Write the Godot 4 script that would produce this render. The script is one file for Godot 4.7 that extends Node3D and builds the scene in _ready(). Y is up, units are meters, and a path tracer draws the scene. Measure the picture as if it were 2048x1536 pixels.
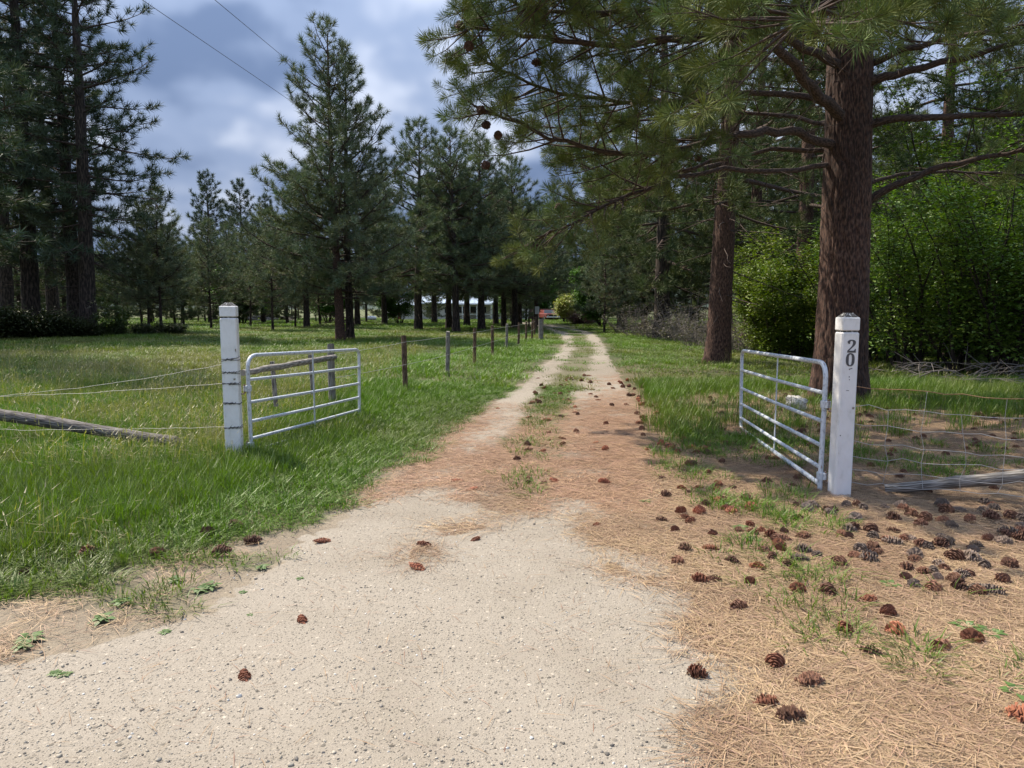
extends Node3D
# A gravel drive that passes between two open metal gates into a pine meadow.

const EYE := 1.6                 # camera height
const PITCH := 6.1               # degrees the camera looks down
const FOC := 1417.0              # focal length in pixels of the 2048 x 1536 photograph
const SHX := 0.58                # how far a shadow runs per metre of height (x, z)
const SHZ := 0.44

var rng := RandomNumberGenerator.new()
var noise_a := FastNoiseLite.new()
var noise_b := FastNoiseLite.new()
var noise_c := FastNoiseLite.new()
var M := {}
var counts := {}

# --------------------------------------------------------------------------- mesh collector
class MB:
	var v := PackedVector3Array()
	var n := PackedVector3Array()
	var uv := PackedVector2Array()
	var uv2 := PackedVector2Array()
	var col := PackedColorArray()
	var idx := PackedInt32Array()
	var tint := Color(1, 1, 1)

	func vert(p: Vector3, nn: Vector3, t := Vector2.ZERO) -> int:
		v.append(p)
		n.append(nn)
		uv.append(t)
		uv2.append(t)
		col.append(tint)
		return v.size() - 1

	func face(a: int, b: int, c: int) -> void:
		var g := (v[c] - v[a]).cross(v[b] - v[a])
		if g.dot(n[a] + n[b] + n[c]) < 0.0:
			idx.append_array(PackedInt32Array([a, c, b]))
		else:
			idx.append_array(PackedInt32Array([a, b, c]))

	# flat triangle with its own normal
	func tri(a: Vector3, b: Vector3, c: Vector3) -> void:
		var g := (c - a).cross(b - a).normalized()
		var i := vert(a, g)
		vert(b, g)
		vert(c, g)
		idx.append_array(PackedInt32Array([i, i + 1, i + 2]))

	# flat quad, normal turned towards `out`
	func quad(a: Vector3, b: Vector3, c: Vector3, d: Vector3, out: Vector3) -> void:
		var g := (c - a).cross(b - a).normalized()
		if g.dot(out) < 0.0:
			g = -g
		var w := (b - a).length()
		var h := (d - a).length()
		var i := vert(a, g, Vector2(0, h))
		vert(b, g, Vector2(w, h))
		vert(c, g, Vector2(w, 0))
		vert(d, g, Vector2(0, 0))
		face(i, i + 1, i + 2)
		face(i, i + 2, i + 3)

	# box with chamfered edges, centred at c, half sizes h, turned by b
	func box(c: Vector3, h: Vector3, b := Basis(), ch := 0.0) -> void:
		for ax in 3:
			for s in [-1.0, 1.0]:
				var u := (ax + 1) % 3
				var w := (ax + 2) % 3
				var o := Vector3.ZERO
				o[ax] = s * h[ax]
				var du := Vector3.ZERO
				du[u] = h[u] - ch
				var dw := Vector3.ZERO
				dw[w] = h[w] - ch
				quad(c + b * (o - du - dw), c + b * (o + du - dw), c + b * (o + du + dw), c + b * (o - du + dw), b * o)
		if ch > 0.0:
			for ax in 3:
				var u := (ax + 1) % 3
				var w := (ax + 2) % 3
				for su in [-1.0, 1.0]:
					for sw in [-1.0, 1.0]:
						var p := Vector3.ZERO
						p[u] = su * h[u]
						p[w] = sw * (h[w] - ch)
						var q := Vector3.ZERO
						q[u] = su * (h[u] - ch)
						q[w] = sw * h[w]
						var l := Vector3.ZERO
						l[ax] = h[ax] - ch
						var o := Vector3.ZERO
						o[u] = su
						o[w] = sw
						quad(c + b * (p - l), c + b * (p + l), c + b * (q + l), c + b * (q - l), b * o)
			for sx in [-1.0, 1.0]:
				for sy in [-1.0, 1.0]:
					for sz in [-1.0, 1.0]:
						var a1 := Vector3(sx * h.x, sy * (h.y - ch), sz * (h.z - ch))
						var a2 := Vector3(sx * (h.x - ch), sy * h.y, sz * (h.z - ch))
						var a3 := Vector3(sx * (h.x - ch), sy * (h.y - ch), sz * h.z)
						var nn := b * Vector3(sx, sy, sz).normalized()
						var i := vert(c + b * a1, nn)
						vert(c + b * a2, nn)
						vert(c + b * a3, nn)
						face(i, i + 1, i + 2)

	func tube(pts: Array, rad: Array, segs := 6, caps := true, wob := 0.0, sd := 1) -> void:
		var k := pts.size()
		var up := Vector3.UP
		var rings := []
		var along := 0.0
		for i in k:
			var d: Vector3 = (pts[mini(i + 1, k - 1)] - pts[maxi(i - 1, 0)]).normalized()
			if i == 0:
				up = Vector3.RIGHT if absf(d.y) > 0.9 else Vector3.UP
			var side := d.cross(up).normalized()
			up = side.cross(d).normalized()
			if i > 0:
				along += (pts[i] - pts[i - 1]).length()
			var start := v.size()
			for s in segs + 1:
				var a := TAU * float(s % segs) / segs
				var o := side * cos(a) + up * sin(a)
				var r: float = rad[i]
				if wob > 0.0:
					var hsh := sin(float(s % segs) * 12.9898 + float(i) * 78.233 + float(sd) * 3.7) * 43758.5453
					r *= 1.0 + wob * (hsh - floorf(hsh) - 0.5) * 2.0
				vert(pts[i] + o * r, o, Vector2(float(s) / segs * TAU * float(rad[0]), along))
			rings.append(start)
		for i in k - 1:
			for s in segs:
				var a: int = rings[i] + s
				var b: int = rings[i + 1] + s
				face(a, a + 1, b + 1)
				face(a, b + 1, b)
		if caps:
			for e in [0, k - 1]:
				var d: Vector3 = (pts[0] - pts[1]).normalized() if e == 0 else (pts[k - 1] - pts[k - 2]).normalized()
				var ci := vert(pts[e], d)
				var ring := v.size()
				for s in segs:
					vert(v[rings[e] + s], d)
				for s in segs:
					face(ci, ring + s, ring + (s + 1) % segs)

	# lumpy ball: stacks x slices, radius given by a callable on the direction
	func ball(c: Vector3, r: Vector3, st: int, sl: int, nz: FastNoiseLite, amp: float, freq: float, off := 0.0) -> void:
		var start := v.size()
		for i in st + 1:
			var th := PI * float(i) / st
			for j in sl + 1:
				var ph := TAU * float(j % sl) / sl
				var d := Vector3(sin(th) * cos(ph), cos(th), sin(th) * sin(ph))
				var k := 1.0 + amp * nz.get_noise_3d(d.x * freq + off, d.y * freq, d.z * freq - off)
				vert(c + d * r * k, (d / r).normalized(), Vector2(float(j) / sl, float(i) / st))
		for i in st:
			for j in sl:
				var a := start + i * (sl + 1) + j
				var b := a + sl + 1
				if i > 0:
					face(a, a + 1, b + 1)
				if i < st - 1:
					face(a, b + 1, b)

	func smooth_from_faces() -> void:
		var acc := PackedVector3Array()
		acc.resize(v.size())
		for i in range(0, idx.size(), 3):
			var g := (v[idx[i + 2]] - v[idx[i]]).cross(v[idx[i + 1]] - v[idx[i]])
			for k in 3:
				acc[idx[i + k]] += g
		for i in v.size():
			if acc[i].length() > 1e-12:
				n[i] = acc[i].normalized()

	func mesh(uv_2 := false) -> ArrayMesh:
		var m := ArrayMesh.new()
		add_to(m, uv_2)
		return m

	func add_to(m: ArrayMesh, uv_2 := false) -> void:
		var a := []
		a.resize(Mesh.ARRAY_MAX)
		a[Mesh.ARRAY_VERTEX] = v
		a[Mesh.ARRAY_NORMAL] = n
		a[Mesh.ARRAY_TEX_UV] = uv
		if uv_2:
			a[Mesh.ARRAY_TEX_UV2] = uv2
		a[Mesh.ARRAY_COLOR] = col
		a[Mesh.ARRAY_INDEX] = idx
		m.add_surface_from_arrays(Mesh.PRIMITIVE_TRIANGLES, a)

# --------------------------------------------------------------------------- naming and tagging
func numbered(called: String) -> String:
	var k: int = counts.get(called, -1) + 1
	counts[called] = k
	return called if k == 0 else "%s_%03d" % [called, k]

func tag(o: Node3D, label: String, category: String, group := "") -> Node3D:
	o.set_meta("label", label)
	o.set_meta("category", category)
	if group != "":
		o.set_meta("group", group)
	return o

func thing(called: String, at: Vector3, label: String, category: String, group := "") -> Node3D:
	var o := Node3D.new()
	o.name = numbered(called)
	o.position = at
	add_child(o)
	tag(o, label, category, group)
	return o

func obj(called: String, m: Mesh, mat: Material, parent: Node3D, at := Vector3.ZERO) -> MeshInstance3D:
	var o := MeshInstance3D.new()
	o.name = numbered(called) if parent == self else called
	o.mesh = m
	o.material_override = mat
	o.position = at
	parent.add_child(o, true)
	return o

func struct(o: Node3D) -> Node3D:
	o.set_meta("kind", "structure")
	return o

func scatter(called: String, m: Mesh, mat: Material, xf: Array, cols: Array, parent: Node3D) -> MultiMeshInstance3D:
	var mm := MultiMesh.new()
	mm.transform_format = MultiMesh.TRANSFORM_3D
	mm.use_colors = cols.size() > 0
	mm.mesh = m
	mm.instance_count = xf.size()
	for i in xf.size():
		mm.set_instance_transform(i, xf[i])
		if cols.size() > 0:
			mm.set_instance_color(i, cols[i])
	var o := MultiMeshInstance3D.new()
	o.name = numbered(called) if parent == self else called
	o.multimesh = mm
	o.material_override = mat
	parent.add_child(o, true)
	return o

# many small pieces joined into one mesh; piece: a mesh whose triangles follow one another
func baked(piece: ArrayMesh, xf: Array, cols: Array, into: Array = []) -> Array:
	var src := piece.surface_get_arrays(0)
	var pv: PackedVector3Array = src[Mesh.ARRAY_VERTEX]
	var pn: PackedVector3Array = src[Mesh.ARRAY_NORMAL]
	var pc: PackedColorArray = src[Mesh.ARRAY_COLOR]
	if into.is_empty():
		into.append_array([PackedVector3Array(), PackedVector3Array(), PackedColorArray()])
	var v: PackedVector3Array = into[0]
	var n: PackedVector3Array = into[1]
	var c: PackedColorArray = into[2]
	var tints := {}
	for i in xf.size():
		var t: Transform3D = xf[i]
		v.append_array(t * pv)
		n.append_array(Transform3D(t.basis.orthonormalized(), Vector3.ZERO) * pn)
		var k: Color = cols[i]
		var key := Vector3i(int(k.r * 90.0), int(k.g * 90.0), int(k.b * 160.0))
		if not tints.has(key):
			var col := PackedColorArray()
			col.resize(pc.size())
			for j in pc.size():
				col[j] = Color(pc[j].r * k.r, pc[j].g * k.g, pc[j].b * k.b)
			tints[key] = col
		c.append_array(tints[key])
	into[0] = v
	into[1] = n
	into[2] = c
	return into

func joined(called: String, a: Array, mat: Material, parent: Node3D) -> MeshInstance3D:
	var m := ArrayMesh.new()
	var arr := []
	arr.resize(Mesh.ARRAY_MAX)
	arr[Mesh.ARRAY_VERTEX] = a[0]
	arr[Mesh.ARRAY_NORMAL] = a[1]
	arr[Mesh.ARRAY_COLOR] = a[2]
	m.add_surface_from_arrays(Mesh.PRIMITIVE_TRIANGLES, arr)
	var o := obj(called, m, mat, parent)
	o.set_meta("kind", "stuff")
	return o

# --------------------------------------------------------------------------- survey: where things stand
# point on the level ground that the photograph shows at (px, py)
func G(px: float, py: float) -> Vector3:
	var p := deg_to_rad(PITCH)
	var dx := (px - 1024.0) / FOC
	var dy := -(py - 768.0) / FOC
	var dir := Vector3(dx, dy * cos(p) - sin(p), -cos(p) - dy * sin(p))
	var t := EYE / -dir.y
	return Vector3(dir.x * t, 0, dir.z * t)

# point seen at (px, py), dist metres away measured along the ground axis
func P(px: float, py: float, dist: float) -> Vector3:
	var p := deg_to_rad(PITCH)
	var dx := (px - 1024.0) / FOC
	var dy := -(py - 768.0) / FOC
	var dir := Vector3(dx, dy * cos(p) - sin(p), -cos(p) - dy * sin(p))
	var t := dist / -dir.z
	return Vector3(dir.x * t, EYE + dir.y * t, dir.z * t)

# x of a column px at ground distance dist
func X(px: float, dist: float) -> float:
	return P(px, 640.0, dist).x

func gh(x: float, z: float) -> float:
	var d := -z
	var a := clampf((d - 1.0) / 6.0, 0.4, 1.0)
	return (noise_a.get_noise_2d(x * 6.0, z * 6.0) * 0.05 + noise_b.get_noise_2d(x * 3.0, z * 3.0) * 0.022) * a - 0.012

func on(p: Vector3) -> Vector3:
	return Vector3(p.x, gh(p.x, p.z), p.z)

# a line on the ground given by points in the photograph, tabled as x for every 2 cm of distance
func edge(px: Array) -> PackedFloat32Array:
	var e := []
	for q in px:
		var g := G(q[0], q[1])
		e.append(Vector2(-g.z, g.x))
	e.sort_custom(func(a, b): return a.x < b.x)
	var out := PackedFloat32Array()
	out.resize(5700)
	var k := 0
	for i in 5700:
		var d := i * 0.02
		while k < e.size() - 2 and d > e[k + 1].x:
			k += 1
		out[i] = lerpf(e[k].y, e[k + 1].y, clampf((d - e[k].x) / (e[k + 1].x - e[k].x), 0.0, 1.0))
	return out

func lookup(e: PackedFloat32Array, z: float) -> float:
	return e[clampi(int(z * -50.0), 0, 5699)]

var e_drive_l: PackedFloat32Array
var e_drive_r: PackedFloat32Array
var e_grass_l: PackedFloat32Array
var e_litter: PackedFloat32Array
var e_strip: PackedFloat32Array
const BIG_PINE := Vector3(5.72, 0, -12.3)

func survey() -> void:
	e_drive_l = edge([[-900, 1345], [0, 1335], [200, 1290], [400, 1220], [520, 1140], [600, 1090], [690, 1030], [760, 985], [850, 930], [890, 880], [965, 828], [1042, 770], [1078, 738], [1103, 720], [1122, 700], [1127, 690], [1126, 676], [1116, 668], [1102, 662], [1087, 656], [1070, 651], [1040, 646]])
	e_grass_l = edge([[-900, 1250], [0, 1235], [250, 1165], [420, 1108], [560, 1076], [660, 1035], [740, 980], [848, 922], [893, 870], [967, 824], [1042, 768], [1078, 737], [1103, 719], [1122, 699], [1127, 690], [1125, 676], [1114, 668], [1100, 662], [1085, 656], [1068, 651], [1040, 646]])
	e_drive_r = edge([[2000, 1536], [1640, 1400], [1500, 1260], [1400, 1150], [1345, 1060], [1318, 960], [1298, 880], [1272, 810], [1248, 765], [1221, 722], [1213, 703], [1208, 690], [1199, 676], [1190, 668], [1166, 661], [1137, 656], [1105, 651], [1070, 646]])
	e_litter = edge([[1545, 1536], [1490, 1430], [1470, 1330], [1430, 1260], [1330, 1190], [1262, 1130], [1238, 1060], [1220, 1035]])
	e_strip = edge([[1050, 960], [1075, 860], [1108, 790], [1143, 745], [1160, 720], [1167, 700], [1166, 690], [1158, 675], [1153, 668], [1131, 661], [1110, 656], [1086, 651], [1054, 646]])

# how much fallen-needle litter lies at a spot, 0 to 1
func litter(x: float, z: float) -> float:
	var n1 := noise_b.get_noise_2d(x * 30.0, z * 30.0)
	var n2 := noise_c.get_noise_2d(x * 9.0 + 50.0, z * 9.0)
	var dl := lookup(e_drive_l, z)
	var dr := lookup(e_drive_r, z)
	var v := 0.0
	var dist := -z
	if x > dl - 0.1 and x < dr:
		if dist < 5.3:
			v = smoothstep(-0.05, 0.1, x - lookup(e_litter, z) + n1 * 0.55)
			# bare gravel at the road's edge
			if dist < 3.4 and x > 1.3:
				v *= smoothstep(2.52, 2.74, dist + n1 * 0.35 + absf(x - 1.7) * 0.3)
			# two small drifts of needles on the bare gravel
			var q1 := Vector2((x + 0.38) / 0.25, (z + 5.05) / 0.22).length() + n1 * 0.7
			var q2 := Vector2((x + 0.58) / 0.14, (z + 4.55) / 0.2).length() + n1 * 0.7
			v = maxf(v, maxf(1.0 - smoothstep(0.55, 1.05, q1), 0.9 * (1.0 - smoothstep(0.5, 1.05, q2))))
		else:
			var st := lookup(e_strip, z)
			var half := (dr - dl) * 0.5
			var far := 1.0 - smoothstep(7.5, 15.0, dist + n2 * 4.0)
			if x > st:
				v = clampf(1.1 * (1.0 - smoothstep(7.5, 14.0, dist + n2 * 6.0 + n1 * 4.0 - (x - st) * 3.0)), 0.0, 1.0) * smoothstep(-0.7, -0.1, n1 + n2 * 0.5)
				v = maxf(v, 0.75 * (1.0 - smoothstep(13.0, 21.0, dist)) * smoothstep(0.4, 0.0, dr - x + n1 * 0.3))
			else:
				v = far * smoothstep(0.0, 0.5, n2 + n1 * 0.8 + 0.08)
				v = maxf(v, far * 0.9 * smoothstep(0.55, 0.1, absf(x - st)))
				v = maxf(v, far * 0.9 * smoothstep(0.35, 0.05, x - dl + n1 * 0.4))
			v = lerpf(smoothstep(-0.05, 0.1, x - lookup(e_litter, z) + n1 * 0.55), v, smoothstep(5.3, 5.9, dist + n1 * 0.8))
	elif x >= dr:
		var r := Vector2(x - BIG_PINE.x, z - BIG_PINE.z).length()
		v = 1.0 - smoothstep(7.5, 12.0, r + n2 * 2.0)
		if dist < 6.5:
			v = maxf(v, 0.95)
		v *= smoothstep(-0.75, -0.25, n1 + n2 * 0.8 + 0.25)
		v *= 1.0 - smoothstep(9.0, 15.0, dist) * 0.6
	else:
		# dry strip between the grass and the gravel
		var gl := lookup(e_grass_l, z)
		if x > gl - 0.15:
			v = 0.3 * smoothstep(0.0, 0.5, n1 + n2)
	if dist < 7.0:
		v *= 0.35 + 0.65 * smoothstep(-0.55, -0.15, n1 + n2 * 0.4)
	return clampf(v, 0.0, 1.0)

# how thick the grass grows, 0 to 1
func grassy(x: float, z: float) -> float:
	var n1 := noise_b.get_noise_2d(x * 24.0 + 9.0, z * 24.0)
	var n2 := noise_c.get_noise_2d(x * 8.0, z * 8.0 + 31.0)
	var dist := -z
	var gl := lookup(e_grass_l, z)
	var dl := lookup(e_drive_l, z)
	var dr := lookup(e_drive_r, z)
	if x < dl:
		var soft := 0.35 if dist < 8.0 else 0.15
		return smoothstep(0.0, soft, gl - x + n1 * 0.3) + 0.42 * smoothstep(-0.05, 0.4, n1 + n2 * 0.3)
	if x > dr:
		var v := 0.0
		# line of green along the right edge of the litter
		var off := x - dr
		if dist < 12.0:
			v = 0.55 * smoothstep(0.05, 0.5, n1 + 0.15) * smoothstep(0.1, 0.35, off) * (1.0 - smoothstep(0.9, 1.5, off))
			v = maxf(v, 0.5 * smoothstep(0.15, 0.5, n2 + n1 * 0.3))
			if dist > 6.4:
				v = maxf(v, 0.45 * smoothstep(-0.05, 0.3, n1 + n2 * 0.4))
		var under := Vector2(x - BIG_PINE.x + 0.3, z - BIG_PINE.z - 1.5).length()
		v = maxf(v, smoothstep(7.2 + 0.8 * maxf(x - 3.6, 0.0), 9.2 + 1.0 * maxf(x - 3.6, 0.0), dist + n2 * 2.0 + n1) * smoothstep(0.12, 0.5, off + n1 * 0.2) * clampf(smoothstep(2.4, 4.2, under + n1) + 0.1, 0.0, 1.0))
		return clampf(v, 0.0, 1.0)
	var st := lookup(e_strip, z)
	var w := 0.44 if dist > 11.0 else 0.32
	var m := smoothstep(w, w * 0.4, absf(x - st + n1 * 0.2))
	return m * clampf(0.25 + smoothstep(8.0, 15.0, dist) * 0.9 + n1 * 0.5, 0.0, 1.0) * smoothstep(5.4, 7.0, dist)

# --------------------------------------------------------------------------- materials
func lin(r: float, g: float, b: float) -> Color:
	return Color(r, g, b).linear_to_srgb()

func flat_mat(c: Color, rough := 0.9, metal := 0.0) -> StandardMaterial3D:
	var m := StandardMaterial3D.new()
	m.albedo_color = c
	m.roughness = rough
	m.metallic = metal
	return m

func leaf_mat(c: Color, back: Color, rough := 0.55) -> StandardMaterial3D:
	var m := flat_mat(c, rough)
	m.vertex_color_use_as_albedo = true
	m.backlight_enabled = true
	m.backlight = back
	m.cull_mode = BaseMaterial3D.CULL_DISABLED
	return m

func ramp(cols: Array, offs: Array) -> Gradient:
	var g := Gradient.new()
	g.colors = PackedColorArray(cols)
	g.offsets = PackedFloat32Array(offs)
	return g

func noise_tex(sz: int, freq: float, oct: int, cols: Array, offs: Array, sd: int, kind := FastNoiseLite.TYPE_SIMPLEX_SMOOTH) -> NoiseTexture2D:
	var n := FastNoiseLite.new()
	n.noise_type = kind
	n.frequency = freq
	n.fractal_octaves = oct
	n.seed = sd
	var t := NoiseTexture2D.new()
	t.width = sz
	t.height = sz
	t.seamless = true
	t.noise = n
	t.color_ramp = ramp(cols, offs)
	return t

# grain of crushed stone, one metre to the side: small chips of several greys in a sandy matrix, with its relief
func grain_tex() -> Array:
	var S := 512
	var hgt := PackedFloat32Array()
	hgt.resize(S * S)
	var val := PackedFloat32Array()
	val.resize(S * S)
	for y in S:
		for x in S:
			val[y * S + x] = 0.80 + rng.randf_range(-0.11, 0.11)
			hgt[y * S + x] = 0.3 + rng.randf_range(-0.06, 0.06)
	for k in 5200:
		var cx := rng.randi_range(0, S - 1)
		var cy := rng.randi_range(0, S - 1)
		var r := rng.randf_range(0.9, 2.6) if k % 14 else rng.randf_range(2.5, 5.5)
		var tone := rng.randf_range(0.62, 1.0)
		if rng.randf() < 0.07:
			tone = rng.randf_range(0.45, 0.62)
		var el := rng.randf_range(0.6, 1.0)
		var an := rng.randf() * TAU
		var ri := int(ceil(r))
		for j in range(-ri, ri + 1):
			for i in range(-ri, ri + 1):
				var u := (i * cos(an) + j * sin(an)) / r
				var w := (-i * sin(an) + j * cos(an)) / (r * el)
				var q := u * u + w * w
				if q < 1.0:
					var at := ((cy + j + S) % S) * S + (cx + i + S) % S
					val[at] = tone + rng.randf_range(-0.03, 0.03)
					hgt[at] = 0.35 + 0.6 * sqrt(1.0 - q)
	var im := Image.create_empty(S, S, false, Image.FORMAT_RGB8)
	var hm := Image.create_empty(S, S, false, Image.FORMAT_RGB8)
	for y in S:
		for x in S:
			var t := val[y * S + x]
			im.set_pixel(x, y, Color(t, t, t))
			var h := hgt[y * S + x]
			hm.set_pixel(x, y, Color(h, h, h))
	var nm: Image = hm.duplicate()
	nm.bump_map_to_normal_map(2.2)
	return [ImageTexture.create_from_image(im), ImageTexture.create_from_image(nm)]

const NEAR_X0 := -11.0
const NEAR_X1 := 12.0
const NEAR_Z0 := -24.0
const NEAR_Z1 := 0.5
const MID_X0 := -40.0
const MID_X1 := 40.0
const MID_Z0 := -112.0

# what the soil is made of, as linear colour
func soil(x: float, z: float) -> Color:
	var n1 := noise_b.get_noise_2d(x * 20.0, z * 20.0)
	var n2 := noise_c.get_noise_2d(x * 5.0, z * 5.0)
	var n3 := noise_b.get_noise_2d(x * 90.0, z * 90.0)
	var dl := lookup(e_drive_l, z)
	var dr := lookup(e_drive_r, z)
	var dist := -z
	var turf := Color(0.085, 0.105, 0.032).lerp(Color(0.16, 0.15, 0.065), clampf(0.5 + n2 * 0.8 + n1 * 0.4, 0.0, 1.0))
	var earth := Color(0.30, 0.24, 0.17).lerp(Color(0.40, 0.33, 0.24), clampf(0.5 + n1 * 0.7, 0.0, 1.0))
	var gravel := Color(0.475, 0.415, 0.335).lerp(Color(0.395, 0.335, 0.26), clampf(0.4 + n2 * 1.1 + n1 * 0.8, 0.0, 1.0))
	var needle := Color(0.35, 0.235, 0.14).lerp(Color(0.24, 0.15, 0.095), clampf(0.5 + n1 * 0.9 + n2 * 0.5, 0.0, 1.0))
	if x < dr + n3 * 0.2 and x > dl and dist > 5.9 + n1 * 1.2:
		needle = needle.lerp(Color(0.42, 0.26, 0.165), 0.7)
	var c: Color
	var j := n3 * 0.10 + n1 * 0.10
	if x > dl + j * 1.2 and x < dr + j:
		c = gravel
		var st := lookup(e_strip, z)
		var m := smoothstep(0.5, 0.25, absf(x - st + n1 * 0.2)) * smoothstep(5.5, 8.0, dist)
		c = c.lerp(Color(0.17, 0.155, 0.07), m * 0.8)
	else:
		var g := clampf(grassy(x, z), 0.0, 1.0)
		c = earth.lerp(turf, g)
		if dist > 12.0 and x > dr:
			c = turf
	var n4 := noise_b.get_noise_2d(x * 330.0, z * 330.0)
	var lt := litter(x, z)
	return c.lerp(needle, smoothstep(0.36, 0.66, lt + (n3 * 0.4 + n4 * 0.75) * smoothstep(0.0, 0.3, lt)) * 0.9)

func splat(x0: float, x1: float, z0: float, z1: float, w: int, h: int) -> ImageTexture:
	var bytes := PackedByteArray()
	bytes.resize(w * h * 3)
	for j in h:
		var z := lerpf(z0, z1, (j + 0.5) / h)
		for i in w:
			var x := lerpf(x0, x1, (i + 0.5) / w)
			var c := soil(x, z).linear_to_srgb()
			var at := (j * w + i) * 3
			bytes[at] = clampi(int(c.r * 255.0), 0, 255)
			bytes[at + 1] = clampi(int(c.g * 255.0), 0, 255)
			bytes[at + 2] = clampi(int(c.b * 255.0), 0, 255)
	return ImageTexture.create_from_image(Image.create_from_data(w, h, false, Image.FORMAT_RGB8, bytes))

func ground_mat(grain: Array, sp: Texture2D, tile: float) -> StandardMaterial3D:
	var m := StandardMaterial3D.new()
	m.albedo_color = Color(1, 1, 1)
	m.albedo_texture = grain[0]
	m.normal_enabled = true
	m.normal_texture = grain[1]
	m.normal_scale = 1.1
	m.uv1_scale = Vector3(tile, tile, 1)
	m.roughness = 0.95
	m.detail_enabled = true
	m.detail_uv_layer = BaseMaterial3D.DETAIL_UV_2
	m.detail_albedo = sp
	m.detail_blend_mode = BaseMaterial3D.BLEND_MODE_MUL
	return m

func make_materials() -> void:
	M.bark_red = flat_mat(Color(1, 1, 1), 0.95)
	M.bark_red.albedo_texture = noise_tex(512, 0.035, 5, [lin(0.024, 0.015, 0.011), lin(0.062, 0.032, 0.023), lin(0.105, 0.055, 0.038), lin(0.16, 0.098, 0.072)], [0.2, 0.42, 0.62, 0.85], 11)
	M.bark_red.uv1_scale = Vector3(1.2, 0.42, 1)
	M.bark_red.vertex_color_use_as_albedo = true
	M.bark_dark = flat_mat(Color(1, 1, 1), 0.95)
	M.bark_dark.albedo_texture = noise_tex(256, 0.02, 5, [lin(0.014, 0.011, 0.009), lin(0.032, 0.023, 0.018), lin(0.058, 0.042, 0.034), lin(0.10, 0.073, 0.058)], [0.2, 0.42, 0.62, 0.85], 12)
	M.bark_dark.uv1_scale = Vector3(1.3, 0.4, 1)
	M.limb = flat_mat(Color(1, 1, 1), 0.95)
	M.limb.albedo_texture = noise_tex(256, 0.03, 4, [lin(0.022, 0.016, 0.013), lin(0.06, 0.038, 0.029), lin(0.10, 0.07, 0.057)], [0.25, 0.5, 0.8], 13)
	M.limb.uv1_scale = Vector3(3, 1.5, 1)
	M.twig_grey = flat_mat(lin(0.19, 0.165, 0.15), 0.95)
	M.needles = leaf_mat(Color(1, 1, 1), Color(0.4, 0.45, 0.25), 0.65)
	M.needles.metallic_specular = 0.25
	M.leaves = leaf_mat(Color(1, 1, 1), Color(0.75, 0.8, 0.35), 0.5)
	M.grass = leaf_mat(Color(1, 1, 1), Color(0.75, 0.85, 0.3), 0.5)
	M.litter = leaf_mat(Color(1, 1, 1), Color(0.1, 0.08, 0.05), 0.7)
	M.pebble = flat_mat(Color(1, 1, 1), 0.85)
	M.pebble.vertex_color_use_as_albedo = true
	M.white_paint = flat_mat(Color(1, 1, 1), 0.55)
	M.white_paint.albedo_texture = noise_tex(512, 0.012, 5, [lin(0.20, 0.17, 0.14), lin(0.70, 0.69, 0.67), lin(0.79, 0.78, 0.775), lin(0.83, 0.82, 0.82)], [0.05, 0.075, 0.3, 0.8], 21)
	M.white_paint.normal_enabled = true
	var pn := noise_tex(512, 0.03, 4, [Color.BLACK, Color.WHITE], [0.0, 1.0], 121)
	pn.color_ramp = null
	pn.as_normal_map = true
	pn.bump_strength = 3.0
	M.white_paint.normal_texture = pn
	M.white_paint.normal_scale = 0.25
	M.white_paint.uv1_scale = Vector3(1.2, 0.7, 1)
	M.cap_worn = flat_mat(Color(1, 1, 1), 0.9)
	M.cap_worn.albedo_texture = noise_tex(128, 0.03, 4, [lin(0.05, 0.047, 0.045), lin(0.12, 0.115, 0.11), lin(0.5, 0.5, 0.49)], [0.3, 0.62, 0.75], 22)
	M.cap_worn.uv1_scale = Vector3(5, 5, 1)
	M.numeral = flat_mat(lin(0.085, 0.082, 0.085), 0.7)
	M.gate_metal = flat_mat(Color(1, 1, 1), 0.42, 0.15)
	M.gate_metal.albedo_texture = noise_tex(512, 0.03, 5, [lin(0.22, 0.13, 0.08), lin(0.40, 0.42, 0.46), lin(0.58, 0.62, 0.68), lin(0.68, 0.72, 0.77)], [0.1, 0.2, 0.4, 0.75], 23)
	M.gate_metal.uv1_scale = Vector3(2, 1.1, 1)
	M.rust = flat_mat(Color(1, 1, 1), 0.9)
	M.rust.albedo_texture = noise_tex(128, 0.05, 4, [lin(0.10, 0.04, 0.02), lin(0.25, 0.15, 0.10), lin(0.4, 0.35, 0.3)], [0.3, 0.5, 0.8], 24)
	M.rust.uv1_scale = Vector3(8, 8, 1)
	M.wire = flat_mat(lin(0.40, 0.39, 0.375), 0.55, 0.2)
	M.wire_rusty = flat_mat(lin(0.36, 0.21, 0.11), 0.7, 0.2)
	M.wire_dark = flat_mat(lin(0.075, 0.07, 0.068), 0.7, 0.3)
	M.old_wood = flat_mat(Color(1, 1, 1), 0.95)
	M.old_wood.albedo_texture = noise_tex(256, 0.025, 5, [lin(0.07, 0.062, 0.055), lin(0.20, 0.18, 0.16), lin(0.33, 0.31, 0.285)], [0.25, 0.5, 0.8], 25)
	M.old_wood.uv1_scale = Vector3(9, 0.7, 1)
	M.dark_wood = flat_mat(Color(1, 1, 1), 0.95)
	M.dark_wood.albedo_texture = noise_tex(256, 0.025, 5, [lin(0.04, 0.035, 0.032), lin(0.12, 0.105, 0.095), lin(0.23, 0.21, 0.195)], [0.25, 0.5, 0.8], 28)
	M.dark_wood.uv1_scale = Vector3(9, 0.7, 1)
	M.post_wood = flat_mat(Color(1, 1, 1), 0.95)
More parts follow.
